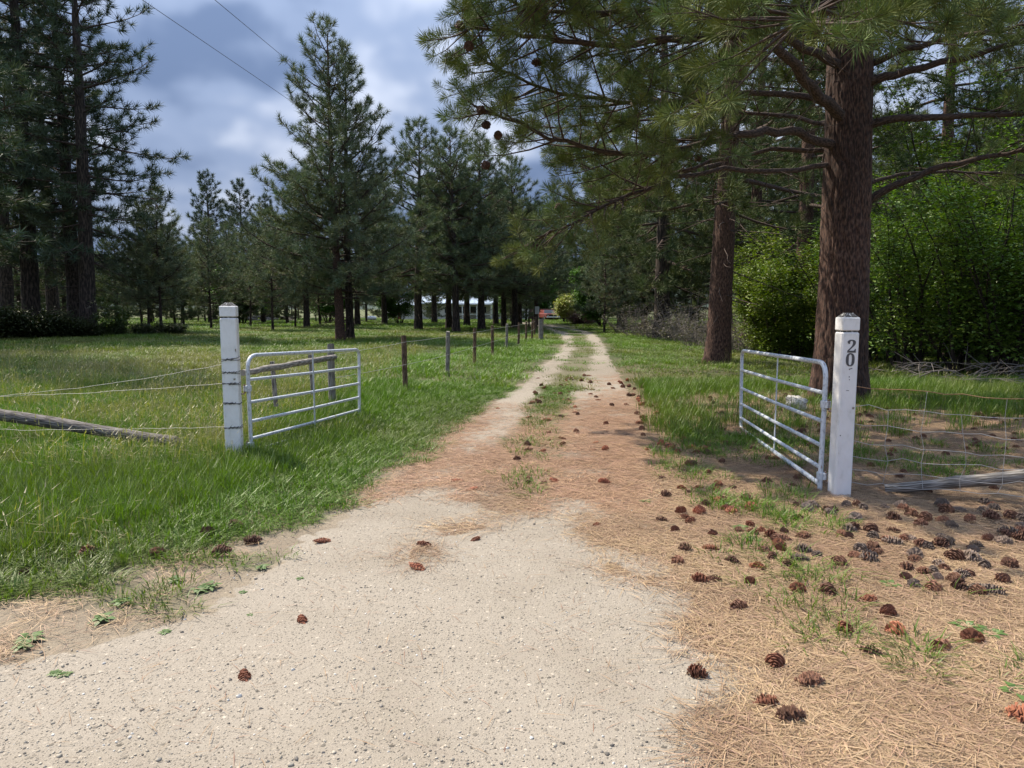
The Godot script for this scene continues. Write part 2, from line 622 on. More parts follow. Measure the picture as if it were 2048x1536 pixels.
	M.post_wood.albedo_texture = noise_tex(256, 0.025, 5, [lin(0.05, 0.03, 0.02), lin(0.13, 0.08, 0.05), lin(0.22, 0.15, 0.10)], [0.25, 0.5, 0.8], 26)
	M.post_wood.uv1_scale = Vector3(7, 0.9, 1)
	M.cone = flat_mat(Color(1, 1, 1), 0.85)
	M.cone.vertex_color_use_as_albedo = true
	M.cone_dark = flat_mat(lin(0.10, 0.05, 0.035), 0.85)
	M.cone_dark.vertex_color_use_as_albedo = true
	M.stone = flat_mat(Color(1, 1, 1), 0.95)
	M.stone.albedo_texture = noise_tex(256, 0.02, 5, [lin(0.22, 0.21, 0.19), lin(0.48, 0.46, 0.42), lin(0.62, 0.6, 0.55)], [0.2, 0.5, 0.8], 27)
	M.stone.uv1_scale = Vector3(2, 2, 1)
	M.siding = flat_mat(lin(0.62, 0.60, 0.55), 0.8)
	M.roof_metal = flat_mat(lin(0.42, 0.50, 0.58), 0.4, 0.3)
	M.trim = flat_mat(lin(0.72, 0.72, 0.70), 0.7)
	M.window_glass = flat_mat(lin(0.02, 0.025, 0.03), 0.08)
	M.car_paint = flat_mat(lin(0.20, 0.055, 0.045), 0.35)
	M.chrome = flat_mat(lin(0.6, 0.6, 0.6), 0.25, 0.9)
	M.rubber = flat_mat(lin(0.02, 0.02, 0.02), 0.9)
	M.tank = flat_mat(lin(0.72, 0.73, 0.74), 0.4)
	M.plank = flat_mat(lin(0.075, 0.05, 0.04), 0.95)

# --------------------------------------------------------------------------- plants: shared meshes
func blade(mb: MB, at: Vector3, dir: Vector3, h: float, w: float, bend: float) -> void:
	var side := dir.cross(Vector3.UP).normalized() * w * 0.5
	var m := at + Vector3.UP * h * 0.5 + dir * bend * h * 0.25
	var t := at + Vector3.UP * h * (1.0 - bend * 0.3) + dir * bend * h
	mb.tri(at, m + side, m - side)
	mb.tri(m - side, m + side, t)

func grass_tuft(n: int, rad: float, h0: float, h1: float, w: float, bend: float, straw := 0.12) -> ArrayMesh:
	var mb := MB.new()
	for i in n:
		var a := rng.randf() * TAU
		var r := rad * sqrt(rng.randf())
		var k := rng.randf_range(0.72, 1.15)
		mb.tint = Color(k, k, k * 0.95)
		if rng.randf() < straw:
			mb.tint = Color(2.6, 1.7, 2.4) * k
		var d := Vector3(cos(a + rng.randf_range(-1, 1)), 0, sin(a + rng.randf_range(-1, 1))).normalized()
		blade(mb, Vector3(cos(a) * r, -0.015, sin(a) * r), d, rng.randf_range(h0, h1), w * rng.randf_range(0.7, 1.3), bend * rng.randf_range(0.3, 1.6))
	return mb.mesh()

# dry stalk with a seed head, several to a clump
func stalk_tuft(n: int, rad: float, h0: float, h1: float) -> ArrayMesh:
	var mb := MB.new()
	for i in n:
		var a := rng.randf() * TAU
		var p := Vector3(cos(a), 0, sin(a)) * rad * sqrt(rng.randf())
		var d := Vector3(cos(a * 3.0), 0, sin(a * 3.0))
		var h := rng.randf_range(h0, h1)
		var lean := rng.randf_range(0.1, 1.0)
		var k := rng.randf_range(0.8, 1.1)
		mb.tint = Color(k, k, k)
		var top := p + Vector3.UP * h * (1.0 - lean * 0.35) + d * h * lean * 0.8
		var mid := p + Vector3.UP * h * 0.6 + d * h * lean * 0.25
		var s := d.cross(Vector3.UP) * 0.0016
		mb.tri(p, mid + s, mid - s)
		mb.tri(mid - s, mid + s, top)
		var e := top + (top - mid).normalized() * 0.07
		mb.tri(top - s * 2.5, top + s * 2.5, e)
	return mb.mesh()

# needles round the end of a twig that points along +y
func needle_tuft(n: int, ln: float, w: float, stem: float, droop := 0.0) -> ArrayMesh:
	var mb := MB.new()
	for i in n:
		var t := sqrt(float(i + 1) / n)
		var at := Vector3(0, -stem * (1.0 - t), 0)
		var a := float(i) * 2.39996 + rng.randf_range(-0.4, 0.4)
		var th := deg_to_rad(lerpf(78.0, 22.0, t * t) + rng.randf_range(-16, 16))
		var d := Vector3(sin(th) * cos(a), cos(th), sin(th) * sin(a))
		var l := ln * rng.randf_range(0.8, 1.1)
		var s := d.cross(Vector3(rng.randf_range(-1, 1), rng.randf_range(-1, 1), rng.randf_range(-1, 1))).normalized() * w * 0.5
		var k := rng.randf_range(0.7, 1.25)
		mb.tint = Color(k, k, k)
		var m := at + d * l * 0.55
		var e := at + d * l + Vector3(0, -droop * l, 0)
		if droop > 0.0:
			mb.tri(at, m + s, m - s)
			mb.tri(m - s, m + s, e)
		else:
			mb.tri(at - s, at + s, e)
	return mb.mesh()

# spray of broad leaves about a twig
func leaf_spray(n: int, rad: float, ln: float) -> ArrayMesh:
	var mb := MB.new()
	for i in n:
		var p := Vector3(rng.randfn(), rng.randfn() * 0.7, rng.randfn()) * rad * 0.5
		var a := rng.randf() * TAU
		var d := Vector3(cos(a), rng.randf_range(-0.7, 0.25), sin(a)).normalized()
		var s := d.cross(Vector3(rng.randf_range(-0.5, 0.5), 1, rng.randf_range(-0.5, 0.5))).normalized()
		var l := ln * rng.randf_range(0.7, 1.2)
		var w := l * 0.36
		var nn := s.cross(d) * l * 0.12
		var k := rng.randf_range(0.75, 1.2)
		mb.tint = Color(k, k, k * rng.randf_range(0.7, 1.1))
		var q := p + d * l * 0.45
		mb.tri(p, q + s * w + nn, p + d * l)
		mb.tri(p, p + d * l, q - s * w + nn)
	return mb.mesh()

func litter_mat_mesh(n: int, rad: float) -> ArrayMesh:
	var mb := MB.new()
	for i in n:
		var a := rng.randf() * TAU
		var r := rad * sqrt(rng.randf())
		var p := Vector3(cos(a) * r, rng.randf_range(0.002, 0.016), sin(a) * r)
		var b := rng.randf() * TAU
		var l := rng.randf_range(0.08, 0.19)
		var d := Vector3(cos(b), rng.randf_range(-0.04, 0.06), sin(b))
		var bow := Vector3(-d.z, 0, d.x) * rng.randf_range(-0.006, 0.006) + Vector3(0, rng.randf_range(0, 0.006), 0)
		var s := Vector3(-d.z, rng.randf_range(-0.4, 0.4), d.x) * 0.0014
		var k := rng.randf_range(0.55, 1.3)
		mb.tint = Color(k, k * rng.randf_range(0.85, 1.05), k * rng.randf_range(0.8, 1.1))
		var m := p + d * l * 0.5 + bow
		var e := p + d * l
		mb.tri(p, m + s, m - s)
		mb.tri(m - s, m + s, e)
	return mb.mesh()

# pine cone lying on its side along x, with rows of open scales
func cone_mesh(open: float, long: float, ragged: float) -> ArrayMesh:
	var mb := MB.new()
	var rows := 11
	mb.tint = Color(0.8, 0.75, 0.75)
	mb.ball(Vector3.ZERO, Vector3(long * 0.46, 0.02, 0.02), 6, 8, noise_a, 0.0, 1.0)
	for r in rows:
		var t := (r + 0.5) / rows
		var x := lerpf(-0.46, 0.5, t) * long
		var prof := sin(PI * clampf(t * 0.86 + 0.12, 0.0, 1.0))
		var R := 0.04 * prof * open + 0.004
		var num := 5 + int(5.0 * prof)
		for k in num:
			if rng.randf() < ragged:
				continue
			var a := TAU * (k + 0.5 * (r % 2)) / num + r * 0.2 + rng.randf_range(-0.1, 0.1)
			var o := Vector3(0, cos(a), sin(a))
			var s := Vector3(1, 0, 0).cross(o) * (0.0085 * prof + 0.003) * 1.5
			var tip := Vector3(x, 0, 0) + o * R + Vector3(lerpf(-0.004, 0.012, t), 0, 0) + o * rng.randf_range(-0.006, 0.005) + Vector3(rng.randf_range(-0.004, 0.004), 0, 0)
			var root := Vector3(x - 0.002, 0, 0) + o * 0.012
			var thick := Vector3(-0.0055, 0, 0)
			var g := rng.randf_range(0.7, 1.15)
			mb.tint = Color(g, g, g)
			mb.tri(root - s * 0.5, tip - s, tip + s)
			mb.tri(root - s * 0.5, tip + s, root + s * 0.5)
			mb.tint = Color(g * 1.5, g * 1.5, g * 1.5)
			mb.tri(tip - s, tip + thick + o * 0.003, tip + s)
			mb.tint = Color(g, g, g)
			mb.tri(root + thick, tip + thick + o * 0.003, tip - s)
			mb.tri(root + thick, tip + s, tip + thick + o * 0.003)
	return mb.mesh()

func pebble_mesh(sd: float) -> ArrayMesh:
	var mb := MB.new()
	mb.ball(Vector3.ZERO, Vector3(1, 0.6, 0.8), 4, 6, noise_a, 0.9, 40.0, sd)
	mb.smooth_from_faces()
	return mb.mesh()

var tuft_near: ArrayMesh
var tuft_mid: ArrayMesh
var tuft_far: ArrayMesh

# --------------------------------------------------------------------------- pines
func limb_path(from: Vector3, dir: Vector3, length: float, sag: float, lift: float, k := 6) -> Array:
	var pts := [from]
	var d := dir.normalized()
	for i in k:
		var t := float(i + 1) / k
		d = (d + Vector3(rng.randf_range(-0.16, 0.16), -sag * (1.0 - t) * 0.2 + lift * t * 0.3 + rng.randf_range(-0.08, 0.08), rng.randf_range(-0.16, 0.16))).normalized()
		pts.append(pts[i] + d * length / k)
	return pts

func path_at(pts: Array, t: float) -> Vector3:
	var f := clampf(t, 0.0, 0.9999) * (pts.size() - 1)
	var i := int(f)
	return pts[i].lerp(pts[i + 1], f - i)

func path_dir(pts: Array, t: float) -> Vector3:
	var f := clampf(t, 0.0, 0.9999) * (pts.size() - 1)
	var i := int(f)
	return (pts[i + 1] - pts[i]).normalized()

func tapered(r0: float, r1: float, k: int) -> Array:
	var r := []
	for i in k:
		r.append(lerpf(r0, r1, pow(float(i) / (k - 1), 0.8)))
	return r

func pointing(d: Vector3, at: Vector3, s: float) -> Transform3D:
	var y := d.normalized()
	var x := y.cross(Vector3(rng.randf_range(-1, 1), rng.randf_range(-1, 1), rng.randf_range(-1, 1))).normalized()
	return Transform3D(Basis(x, y, x.cross(y)).scaled_local(Vector3(s, s, s)), at)

func needle_color(base: Color, spread: float) -> Color:
	var k := rng.randf_range(1.0 - spread, 1.0 + spread)
	var yl := rng.randf_range(-0.10, 0.16)
	return Color(base.r * k * (1.0 + yl), base.g * k, base.b * k * (1.0 - yl))

# covers one limb with side branches and needle tufts
func clothe(pts: Array, length: float, o: Dictionary, wood: MB, xf: Array, cols: Array) -> void:
	var gap: float = o.gap
	var bare: float = o.bare
	var reach: float = o.reach
	var num := int(length * (1.0 - bare) / gap)
	var scale0: float = o.tuft
	for i in num:
		var t := bare + (1.0 - bare) * (i + rng.randf()) / maxf(num, 1)
		var at := path_at(pts, t)
		var d := path_dir(pts, t)
		var flat := d.cross(Vector3.UP).normalized()
		var sgn := 1.0 if i % 2 else -1.0
		var out := (d * rng.randf_range(0.35, 0.9) + flat * sgn * rng.randf_range(0.5, 1.0) + Vector3.UP * rng.randf_range(-0.45, 0.5) * float(o.get("fan", 1.0))).normalized()
		var l := reach * length * (1.05 - 0.75 * t) * rng.randf_range(0.5, 1.15)
		l = clampf(l, 0.22, float(o.get("most", 2.2)))
		var sub := limb_path(at, out, l, float(o.get("sag", 0.3)), 0.5, 3)
		if o.get("near", false):
			wood.tube(sub, tapered(0.009 + l * 0.006, 0.004, 4), 4, false)
		else:
			wood.tube([sub[0], sub[1], sub[3]], [0.012 * scale0 + l * 0.006, 0.010 * scale0, 0.006 * scale0], 3, false)
		var kk := maxi(1, int(l / float(o.get("space", 0.3))))
		for q in kk:
			var tt := 1.0 - (float(q) / kk) * 0.78
			var p := path_at(sub, tt - 0.001)
			var dd := path_dir(sub, tt - 0.001)
			var side := Vector3(rng.randf_range(-1, 1), rng.randf_range(-0.3, 0.9), rng.randf_range(-1, 1))
			if q == 0:
				xf.append(pointing((dd + Vector3.UP * 0.25), p, scale0 * rng.randf_range(0.85, 1.2)))
				cols.append(needle_color(o.color, 0.25))
			else:
				var tw := (dd * 0.8 + side * 0.9).normalized()
				var e := p + tw * rng.randf_range(0.1, 0.28) * scale0
				if o.get("near", false):
					wood.tube([p, e], [0.005, 0.004], 3, false)
				xf.append(pointing(tw + Vector3.UP * 0.3, e, scale0 * rng.randf_range(0.75, 1.15)))
				cols.append(needle_color(o.color, 0.25))
	xf.append(pointing(path_dir(pts, 0.99), pts[pts.size() - 1], scale0 * 1.1))
	cols.append(needle_color(o.color, 0.2))

# bark-ridged trunk: flutes that wander, deep between plates
func trunk_mesh(pts: Array, rad: Array, segs: int, rows: int, depth: float, flare: float, warm := false) -> ArrayMesh:
	var mb := MB.new()
	var k := pts.size()
	var total := 0.0
	for i in k - 1:
		total += (pts[i + 1] - pts[i]).length()
	for j in rows + 1:
		var t := float(j) / rows
		var c := path_at(pts, t)
		var f := clampf(t, 0.0, 0.9999) * (k - 1)
		var r := lerpf(rad[int(f)], rad[int(f) + 1], f - int(f))
		var y := t * total
		r *= 1.0 + flare * exp(-y / 0.45)
		for s in segs + 1:
			var a := TAU * float(s % segs) / segs
			var d := Vector3(cos(a), 0, sin(a))
			var n1 := absf(noise_a.get_noise_3d(d.x * 220.0 * r, y * 62.0, d.z * 220.0 * r))
			var n2 := noise_b.get_noise_3d(d.x * 420.0 * r, y * 160.0, d.z * 420.0 * r)
			var ridge := smoothstep(0.02, 0.22, n1) * (0.8 + 0.4 * n2)
			var fl := 1.0 + flare * 0.5 * exp(-y / 0.35) * noise_c.get_noise_2d(a * 20.0, 3.0)
			if warm:
				var w := clampf(1.0 + noise_c.get_noise_3d(d.x * 12.0, y * 9.0, d.z * 12.0) * 0.7, 0.5, 1.5)
				mb.tint = Color(w, w, w)
			mb.vert(c + d * (r * fl + (ridge - 1.0) * depth), d, Vector2(float(s) / segs * TAU * float(rad[0]), y))
	for j in rows:
		for s in segs:
			var a := j * (segs + 1) + s
			var b := a + segs + 1
			mb.face(a, a + 1, b + 1)
			mb.face(a, b + 1, b)
	mb.smooth_from_faces()
	return mb.mesh()

# a whole pine round the origin; returns its node
func pine(o: Dictionary) -> Node3D:
	rng.seed = int(o.seed)
	var root := thing(o.get("called", "pine_tree"), Vector3.ZERO, o.label, "tree", o.get("group", ""))
	var H: float = o.height
	var cb: float = o.crown
	var r0: float = o.radius
	var lean := Vector3(rng.randf_range(-0.02, 0.02), 0, rng.randf_range(-0.02, 0.02))
	var pts := []
	var rad := []
	for i in 9:
		var t := i / 8.0
		pts.append(Vector3(lean.x * H * t + sin(t * 5.0 + float(o.seed)) * 0.06, H * t - 0.15, lean.z * H * t + cos(t * 4.0 + float(o.seed)) * 0.06))
		rad.append(maxf(r0 * pow(1.0 - t, 0.8), 0.012))
	obj("trunk", trunk_mesh(pts, rad, int(o.get("segs", 12)), int(o.get("rows", 40)), r0 * 0.10, 0.35), o.get("bark", M.bark_dark), root)
	var wood := MB.new()
	var xf := []
	var cols := []
	var num: int = o.limbs
	for i in num:
		var t := pow((i + rng.randf()) / num, 0.92)
		var h := lerpf(cb, H * 0.985, t)
		var at := path_at(pts, h / H)
		var az := i * 2.39996 + rng.randf_range(-0.5, 0.5)
		var prof := pow(1.0 - t, float(o.get("taper", 0.75))) * minf(1.0, 0.62 + t * 2.4)
		var l := maxf(float(o.spread) * prof * rng.randf_range(0.72, 1.12), 0.35)
		var el := lerpf(float(o.get("low", -0.08)), 0.75, pow(t, 0.9)) + rng.randf_range(-0.12, 0.12)
		var d := Vector3(cos(az) * cos(el), sin(el), sin(az) * cos(el))
		l *= 1.0 + 0.35 * noise_c.get_noise_2d(az * 60.0, h * 22.0 + float(o.seed) * 9.0)
		var lp := limb_path(at, d, l, float(o.get("sag", 0.3)), 0.62, 6)
		wood.tube(lp, tapered(clampf(l * 0.016 + 0.008, 0.012, r0 * 0.45), 0.008, 7), 5, false)
		clothe(lp, l, o, wood, xf, cols)
	# dead snags under the crown
	for i in int(o.get("snags", 8)):
		var h := lerpf(cb * 0.35, cb * 1.15, rng.randf())
		var az := rng.randf() * TAU
		var l := rng.randf_range(0.4, 1.6) * float(o.spread) * 0.3
		var lp := limb_path(path_at(pts, h / H), Vector3(cos(az), rng.randf_range(-0.3, 0.1), sin(az)), l, 0.5, 0.1, 4)
		wood.tube(lp, tapered(0.02, 0.006, 5), 4, false)
	xf.append(pointing(Vector3.UP, pts[8], float(o.tuft) * 1.2))
	cols.append(o.color)
	obj("branches", wood.mesh(), M.limb, root).set_meta("kind", "stuff")
	joined("crown", baked(o.get("mesh", tuft_mid), xf, cols), M.needles, root)
	return root

func place(o: Node3D, px: float, dist: float, turn := 0.0, s := 1.0, sy := 0.0) -> void:
	var x := X(px, dist)
	o.position = Vector3(x, gh(x, -dist), -dist)
	o.rotation.y = turn
	o.scale = Vector3(s, s if sy == 0.0 else sy, s)

func copy(src: Node3D, label: String, group := "") -> Node3D:
	var c: Node3D = src.duplicate()
	var base := String(src.name)
	if base.length() > 4 and base[base.length() - 4] == "_" and base.substr(base.length() - 3).is_valid_int():
		base = base.substr(0, base.length() - 4)
	c.name = numbered(base)
	add_child(c)
	c.set_meta("label", label)
	if group != "":
		c.set_meta("group", group)
	elif c.has_meta("group"):
		c.remove_meta("group")
	return c

# --------------------------------------------------------------------------- broad-leaved shrubs and trees
func shrub(called: String, label: String, category: String, o: Dictionary, group := "") -> Node3D:
	rng.seed = int(o.seed)
	var root := thing(called, Vector3.ZERO, label, category, group)
	var stems := MB.new()
	var xf := []
	var cols := []
	var H: float = o.height
	for i in int(o.stems):
		var az := rng.randf() * TAU
		var b := Vector3(cos(az), 0, sin(az)) * float(o.get("foot", 0.4)) * sqrt(rng.randf()) - Vector3(0, 0.1, 0)
		var lean: float = float(o.spread) / H * rng.randf_range(0.15, 1.0)
		var h := H * rng.randf_range(0.65, 1.05) * (1.1 - 0.25 * lean)
		var st := limb_path(b, Vector3(cos(az) * lean, 1, sin(az) * lean), h, 0.0, -0.15 * lean, 7)
		stems.tube(st, tapered(float(o.thick) * rng.randf_range(0.7, 1.2), 0.006, 8), 6, false)
		for q in int(o.twigs):
			var t := rng.randf_range(float(o.get("bare", 0.3)), 1.0)
			var a2 := rng.randf() * TAU
			var l := h * rng.randf_range(0.10, 0.26) * (1.2 - 0.6 * t)
			var tw := limb_path(path_at(st, t), Vector3(cos(a2), rng.randf_range(0.0, 0.8), sin(a2)), l, 0.1, -0.1, 3)
			stems.tube(tw, tapered(0.009, 0.003, 4), 3, false)
			if rng.randf() > float(o.get("leafy", 1.0)):
				continue
			for w in int(o.get("sprays", 3)):
				var p := path_at(tw, rng.randf_range(0.4, 1.0))
				var s: float = float(o.leaf) * rng.randf_range(0.75, 1.25)
				xf.append(Transform3D(Basis(Vector3.UP, rng.randf() * TAU).scaled(Vector3(s, s, s)), p + Vector3(rng.randfn(), rng.randfn() * 0.6, rng.randfn()) * 0.07 * float(o.leaf)))
				var c: Color = o.color
				var k := rng.randf_range(0.75, 1.25)
				cols.append(Color(c.r * k * rng.randf_range(0.85, 1.2), c.g * k, c.b * k))
	obj("stems", stems.mesh(), o.get("wood", M.bark_dark), root).set_meta("kind", "stuff")
	if xf.size():
		joined("foliage", baked(o.get("mesh", M.spray), xf, cols), M.leaves, root)
	return root

func brush_pile(at: Vector3, w: float, d: float, h: float, n: int, sd: int, label: String) -> Node3D:
	rng.seed = sd
	var root := thing("brush_pile", on(at), label, "brush pile")
	for i in n:
		var mb := MB.new()
		var p := Vector3(rng.randf_range(-w, w) * 0.5, 0, rng.randf_range(-d, d) * 0.5)
		p.y = rng.randf_range(0.0, h * 0.4)
		var az := rng.randfn() * 0.7 + (PI if rng.randf() < 0.5 else 0.0)
		var l := rng.randf_range(0.5, 1.0) * w * 0.6
		var dir := Vector3(cos(az), rng.randf_range(0.0, 0.55), sin(az))
		var lp := limb_path(p, dir, l, 0.5, -0.4, 6)
		for k in lp.size():
			lp[k].y = maxf(lp[k].y, 0.02)
		mb.tube(lp, tapered(rng.randf_range(0.009, 0.024), 0.004, 7), 5, false)
		for q in 6:
			var t := rng.randf_range(0.2, 0.95)
			var a2 := rng.randf() * TAU
			var tw := limb_path(path_at(lp, t), path_dir(lp, t) + Vector3(cos(a2), sin(a2), rng.randf_range(-1, 1)) * 0.8, l * rng.randf_range(0.15, 0.4), 0.2, 0.0, 3)
			mb.tube(tw, tapered(0.008, 0.003, 4), 4, false)
		obj("branch", mb.mesh(), M.twig_grey, root)
	return root

# --------------------------------------------------------------------------- sky
func make_sky() -> PanoramaSkyMaterial:
	var W := 1024
	var Hh := 512
	var n1 := FastNoiseLite.new()
	n1.seed = 5
	n1.frequency = 1.0
	n1.fractal_octaves = 5
	n1.fractal_gain = 0.55
	var n2 := FastNoiseLite.new()
	n2.seed = 14
	n2.frequency = 1.0
	n2.fractal_octaves = 4
	var im := Image.create_empty(W, Hh, false, Image.FORMAT_RGBF)
	for j in Hh:
		var el := PI * (0.5 - (j + 0.5) / Hh)
		var low := el < 0.0
		for i in W:
			if low:
				im.set_pixel(i, j, Color(0.16, 0.17, 0.15))
				continue
			var az := TAU * (i + 0.5) / W
			var d := Vector3(cos(el) * sin(az), sin(el), -cos(el) * cos(az))
			var q := d / (d.y + 0.32)
			var wx := n2.get_noise_2d(q.x * 1.1, q.z * 1.1) * 0.35
			var a := n1.get_noise_2d(q.x * 1.05 + wx, q.z * 1.05 - wx)
			var b := n2.get_noise_2d(q.x * 0.55 + 7.0, q.z * 0.55)
			var e := n1.get_noise_2d(q.x * 3.6 - wx * 2.0 + 20.0, q.z * 3.6 + wx)
			var t := clampf(0.47 + a * 0.95 + b * 0.42 + e * 0.34, 0.0, 1.0)
			var c := Color(0.155, 0.22, 0.37).lerp(Color(0.285, 0.365, 0.54), smoothstep(0.15, 0.5, t))
			c = c.lerp(Color(0.56, 0.625, 0.77), smoothstep(0.48, 0.95, t))
			im.set_pixel(i, j, c * (0.60 + 1.1 * d.y))
	var m := PanoramaSkyMaterial.new()
	m.panorama = ImageTexture.create_from_image(im)
	return m

# --------------------------------------------------------------------------- gateposts and gates
func gatepost(base: Vector3, h: float, half: float, turn: float, label: String) -> Node3D:
	var root := thing("gatepost", base, label, "gatepost", "")
	root.rotation.y = turn
	var groove := h - 0.155
	var mb := MB.new()
	mb.box(Vector3(0, (groove - 0.2) * 0.5, 0), Vector3(half, (groove + 0.2) * 0.5, half), Basis(), 0.012)
	obj("shaft", mb.mesh(), M.white_paint, root)
	mb = MB.new()
	mb.box(Vector3(0, groove + 0.006, 0), Vector3(half - 0.011, 0.012, half - 0.011))
	obj("neck", mb.mesh(), M.cap_worn, root)
	mb = MB.new()
	mb.box(Vector3(0, groove + 0.0125 + 0.055, 0), Vector3(half, 0.055, half), Basis(), 0.007)
	obj("head", mb.mesh(), M.white_paint, root)
	mb = MB.new()
	var y0 := groove + 0.1225
	var a := half - 0.008
	for k in 4:
		var r := Basis(Vector3.UP, k * PI / 2)
		var s := a * 0.45
		mb.quad(r * Vector3(-a, y0, a), r * Vector3(a, y0, a), r * Vector3(s, y0 + 0.038, s), r * Vector3(-s, y0 + 0.038, s), r * Vector3(0, 1, 1))
	var s2 := a * 0.45
	mb.quad(Vector3(-s2, y0 + 0.038, s2), Vector3(s2, y0 + 0.038, s2), Vector3(s2, y0 + 0.038, -s2), Vector3(-s2, y0 + 0.038, -s2), Vector3.UP)
	obj("cap", mb.mesh(), M.cap_worn, root)
	return root

func fillet(a: Vector3, c: Vector3, b: Vector3, r: float) -> Array:
	var p := c + (a - c).normalized() * r
	var q := c + (b - c).normalized() * r
	var out := []
	for i in 7:
		var t := i / 6.0
		out.append(p.lerp(c, t).lerp(c.lerp(q, t), t))
	return out

func metal_gate(nt: Vector3, nb: Vector3, ft: Vector3, fb: Vector3, post: Vector3, label: String) -> Node3D:
	var base := Vector3(nb.x, gh(nb.x, nb.z), nb.z)
	var root := thing("metal_gate", base, label, "gate")
	var L := func(p: Vector3) -> Vector3: return p - base
	var r := 0.0215
	var path := [L.call(nb + (nb - nt).normalized() * 0.06)]
	path.append(L.call(nb.lerp(nt, 0.5)))
	path.append_array(fillet(L.call(nb), L.call(nt), L.call(ft), 0.17))
	path.append(L.call(nt.lerp(ft, 0.5)))
	path.append_array(fillet(L.call(nt), L.call(ft), L.call(fb), 0.12))
	path.append(L.call(ft.lerp(fb, 0.5)))
	path.append_array(fillet(L.call(ft), L.call(fb), L.call(nb), 0.10))
	path.append(L.call(fb.lerp(nb, 0.5)))
	path.append(L.call(nb + (fb - nb).normalized() * 0.015))
	var rr := []
	for i in path.size():
		rr.append(r)
	var mb := MB.new()
	mb.tube(path, rr, 12)
	obj("frame", mb.mesh(), M.gate_metal, root)
	for f in [0.25, 0.485, 0.685, 0.865]:
		var a: Vector3 = L.call(nt.lerp(nb, f))
		var b: Vector3 = L.call(ft.lerp(fb, f))
		var d := (b - a).normalized() * 0.012
		mb = MB.new()
		var m := a.lerp(b, 0.5) - Vector3(0, 0.006, 0)
		mb.tube([a + d, m, b - d], [r * 0.86, r * 0.86, r * 0.86], 10, false)
		obj("rail", mb.mesh(), M.gate_metal, root)
	mb = MB.new()
	var t0: Vector3 = L.call(nt.lerp(ft, 0.5))
	var t1: Vector3 = L.call(nb.lerp(fb, 0.5))
	var off := (ft - nt).cross(Vector3.UP).normalized() * 0.021
	if off.z < 0.0:
		off = -off
	mb.box(t0.lerp(t1, 0.5) + off, Vector3(0.014, (t0 - t1).length() * 0.5, 0.004), Basis(Vector3.UP, atan2(off.x, off.z)))
	obj("brace", mb.mesh(), M.gate_metal, root)
	for f in [0.34, 0.93]:
		var h: Vector3 = L.call(nt.lerp(nb, f))
		var hp := Vector3(post.x - base.x, h.y, post.z - base.z)
		var d := (hp - h).normalized()
		mb = MB.new()
		mb.tube([h - Vector3(0, 0.03, 0), h + Vector3(0, 0.03, 0)], [r + 0.012, r + 0.012], 12)
		mb.box(h + d * 0.04, Vector3(0.012, 0.03, 0.022), Basis(Vector3.UP, atan2(-d.z, d.x)), 0.003)
		var hinge := obj("hinge", mb.mesh(), M.gate_metal, root)
		mb = MB.new()
		var e := hp - d * 0.05
		mb.tube([h + d * 0.045 + Vector3(0, 0.05, 0), h + d * 0.045 - Vector3(0, 0.045, 0), h + d * 0.06 - Vector3(0, 0.052, 0), Vector3(e.x, h.y - 0.054, e.z)], [0.009, 0.009, 0.009, 0.009], 8)
		obj("pin", mb.mesh(), M.rust, hinge)
	return root

func wire(pts: Array, r: float, sag: float, wob: float, seg := 24) -> MB:
	var mb := MB.new()
	var out := []
	var rr := []
	for i in pts.size() - 1:
		var k := seg if i < pts.size() - 2 else seg + 1
		for j in k:
			var t := float(j) / seg
			var p: Vector3 = pts[i].lerp(pts[i + 1], t)
			p.y -= sag * 4.0 * t * (1.0 - t)
			if j > 0 and j < seg:
				p += Vector3(rng.randf_range(-wob, wob), rng.randf_range(-wob, wob), rng.randf_range(-wob, wob))
			out.append(p)
			rr.append(r)
	mb.tube(out, rr, 4, false)
	return mb

func rounded_post(h: float, r: float, sd: int) -> ArrayMesh:
	var mb := MB.new()
	var hs := [-0.2, 0.0, h * 0.25, h * 0.5, h * 0.75, h - 0.02, h]
	var pts := []
	var rr := []
	rng.seed = sd
	for i in hs.size():
		pts.append(Vector3(rng.randf_range(-0.004, 0.004), hs[i], rng.randf_range(-0.004, 0.004)))
		rr.append(r * (1.0 if i < 6 else 0.86) * rng.randf_range(0.96, 1.04))
	mb.tube(pts, rr, 10, true, 0.05, sd)
	return mb.mesh()

func log_mesh(a: Vector3, b: Vector3, r0: float, r1: float, sd: int) -> ArrayMesh:
	var mb := MB.new()
	var pts := []
	var rr := []
	rng.seed = sd
	for i in 13:
		var t := i / 12.0
		pts.append(a.lerp(b, t) + Vector3(rng.randf_range(-1, 1), rng.randf_range(-1, 1), rng.randf_range(-1, 1)) * 0.006)
		rr.append(lerpf(r0, r1, t) * rng.randf_range(0.93, 1.06))
	mb.tube(pts, rr, 12, true, 0.07, sd)
	return mb.mesh()

# height of something whose top the photograph shows at row py over the foot `base`
func top_at(base: Vector3, py: float) -> float:
	var p := deg_to_rad(PITCH)
	var v := -(py - 768.0) / FOC
	var y := -base.z * (v * cos(p) - sin(p)) / (cos(p) + v * sin(p))
	return EYE + y

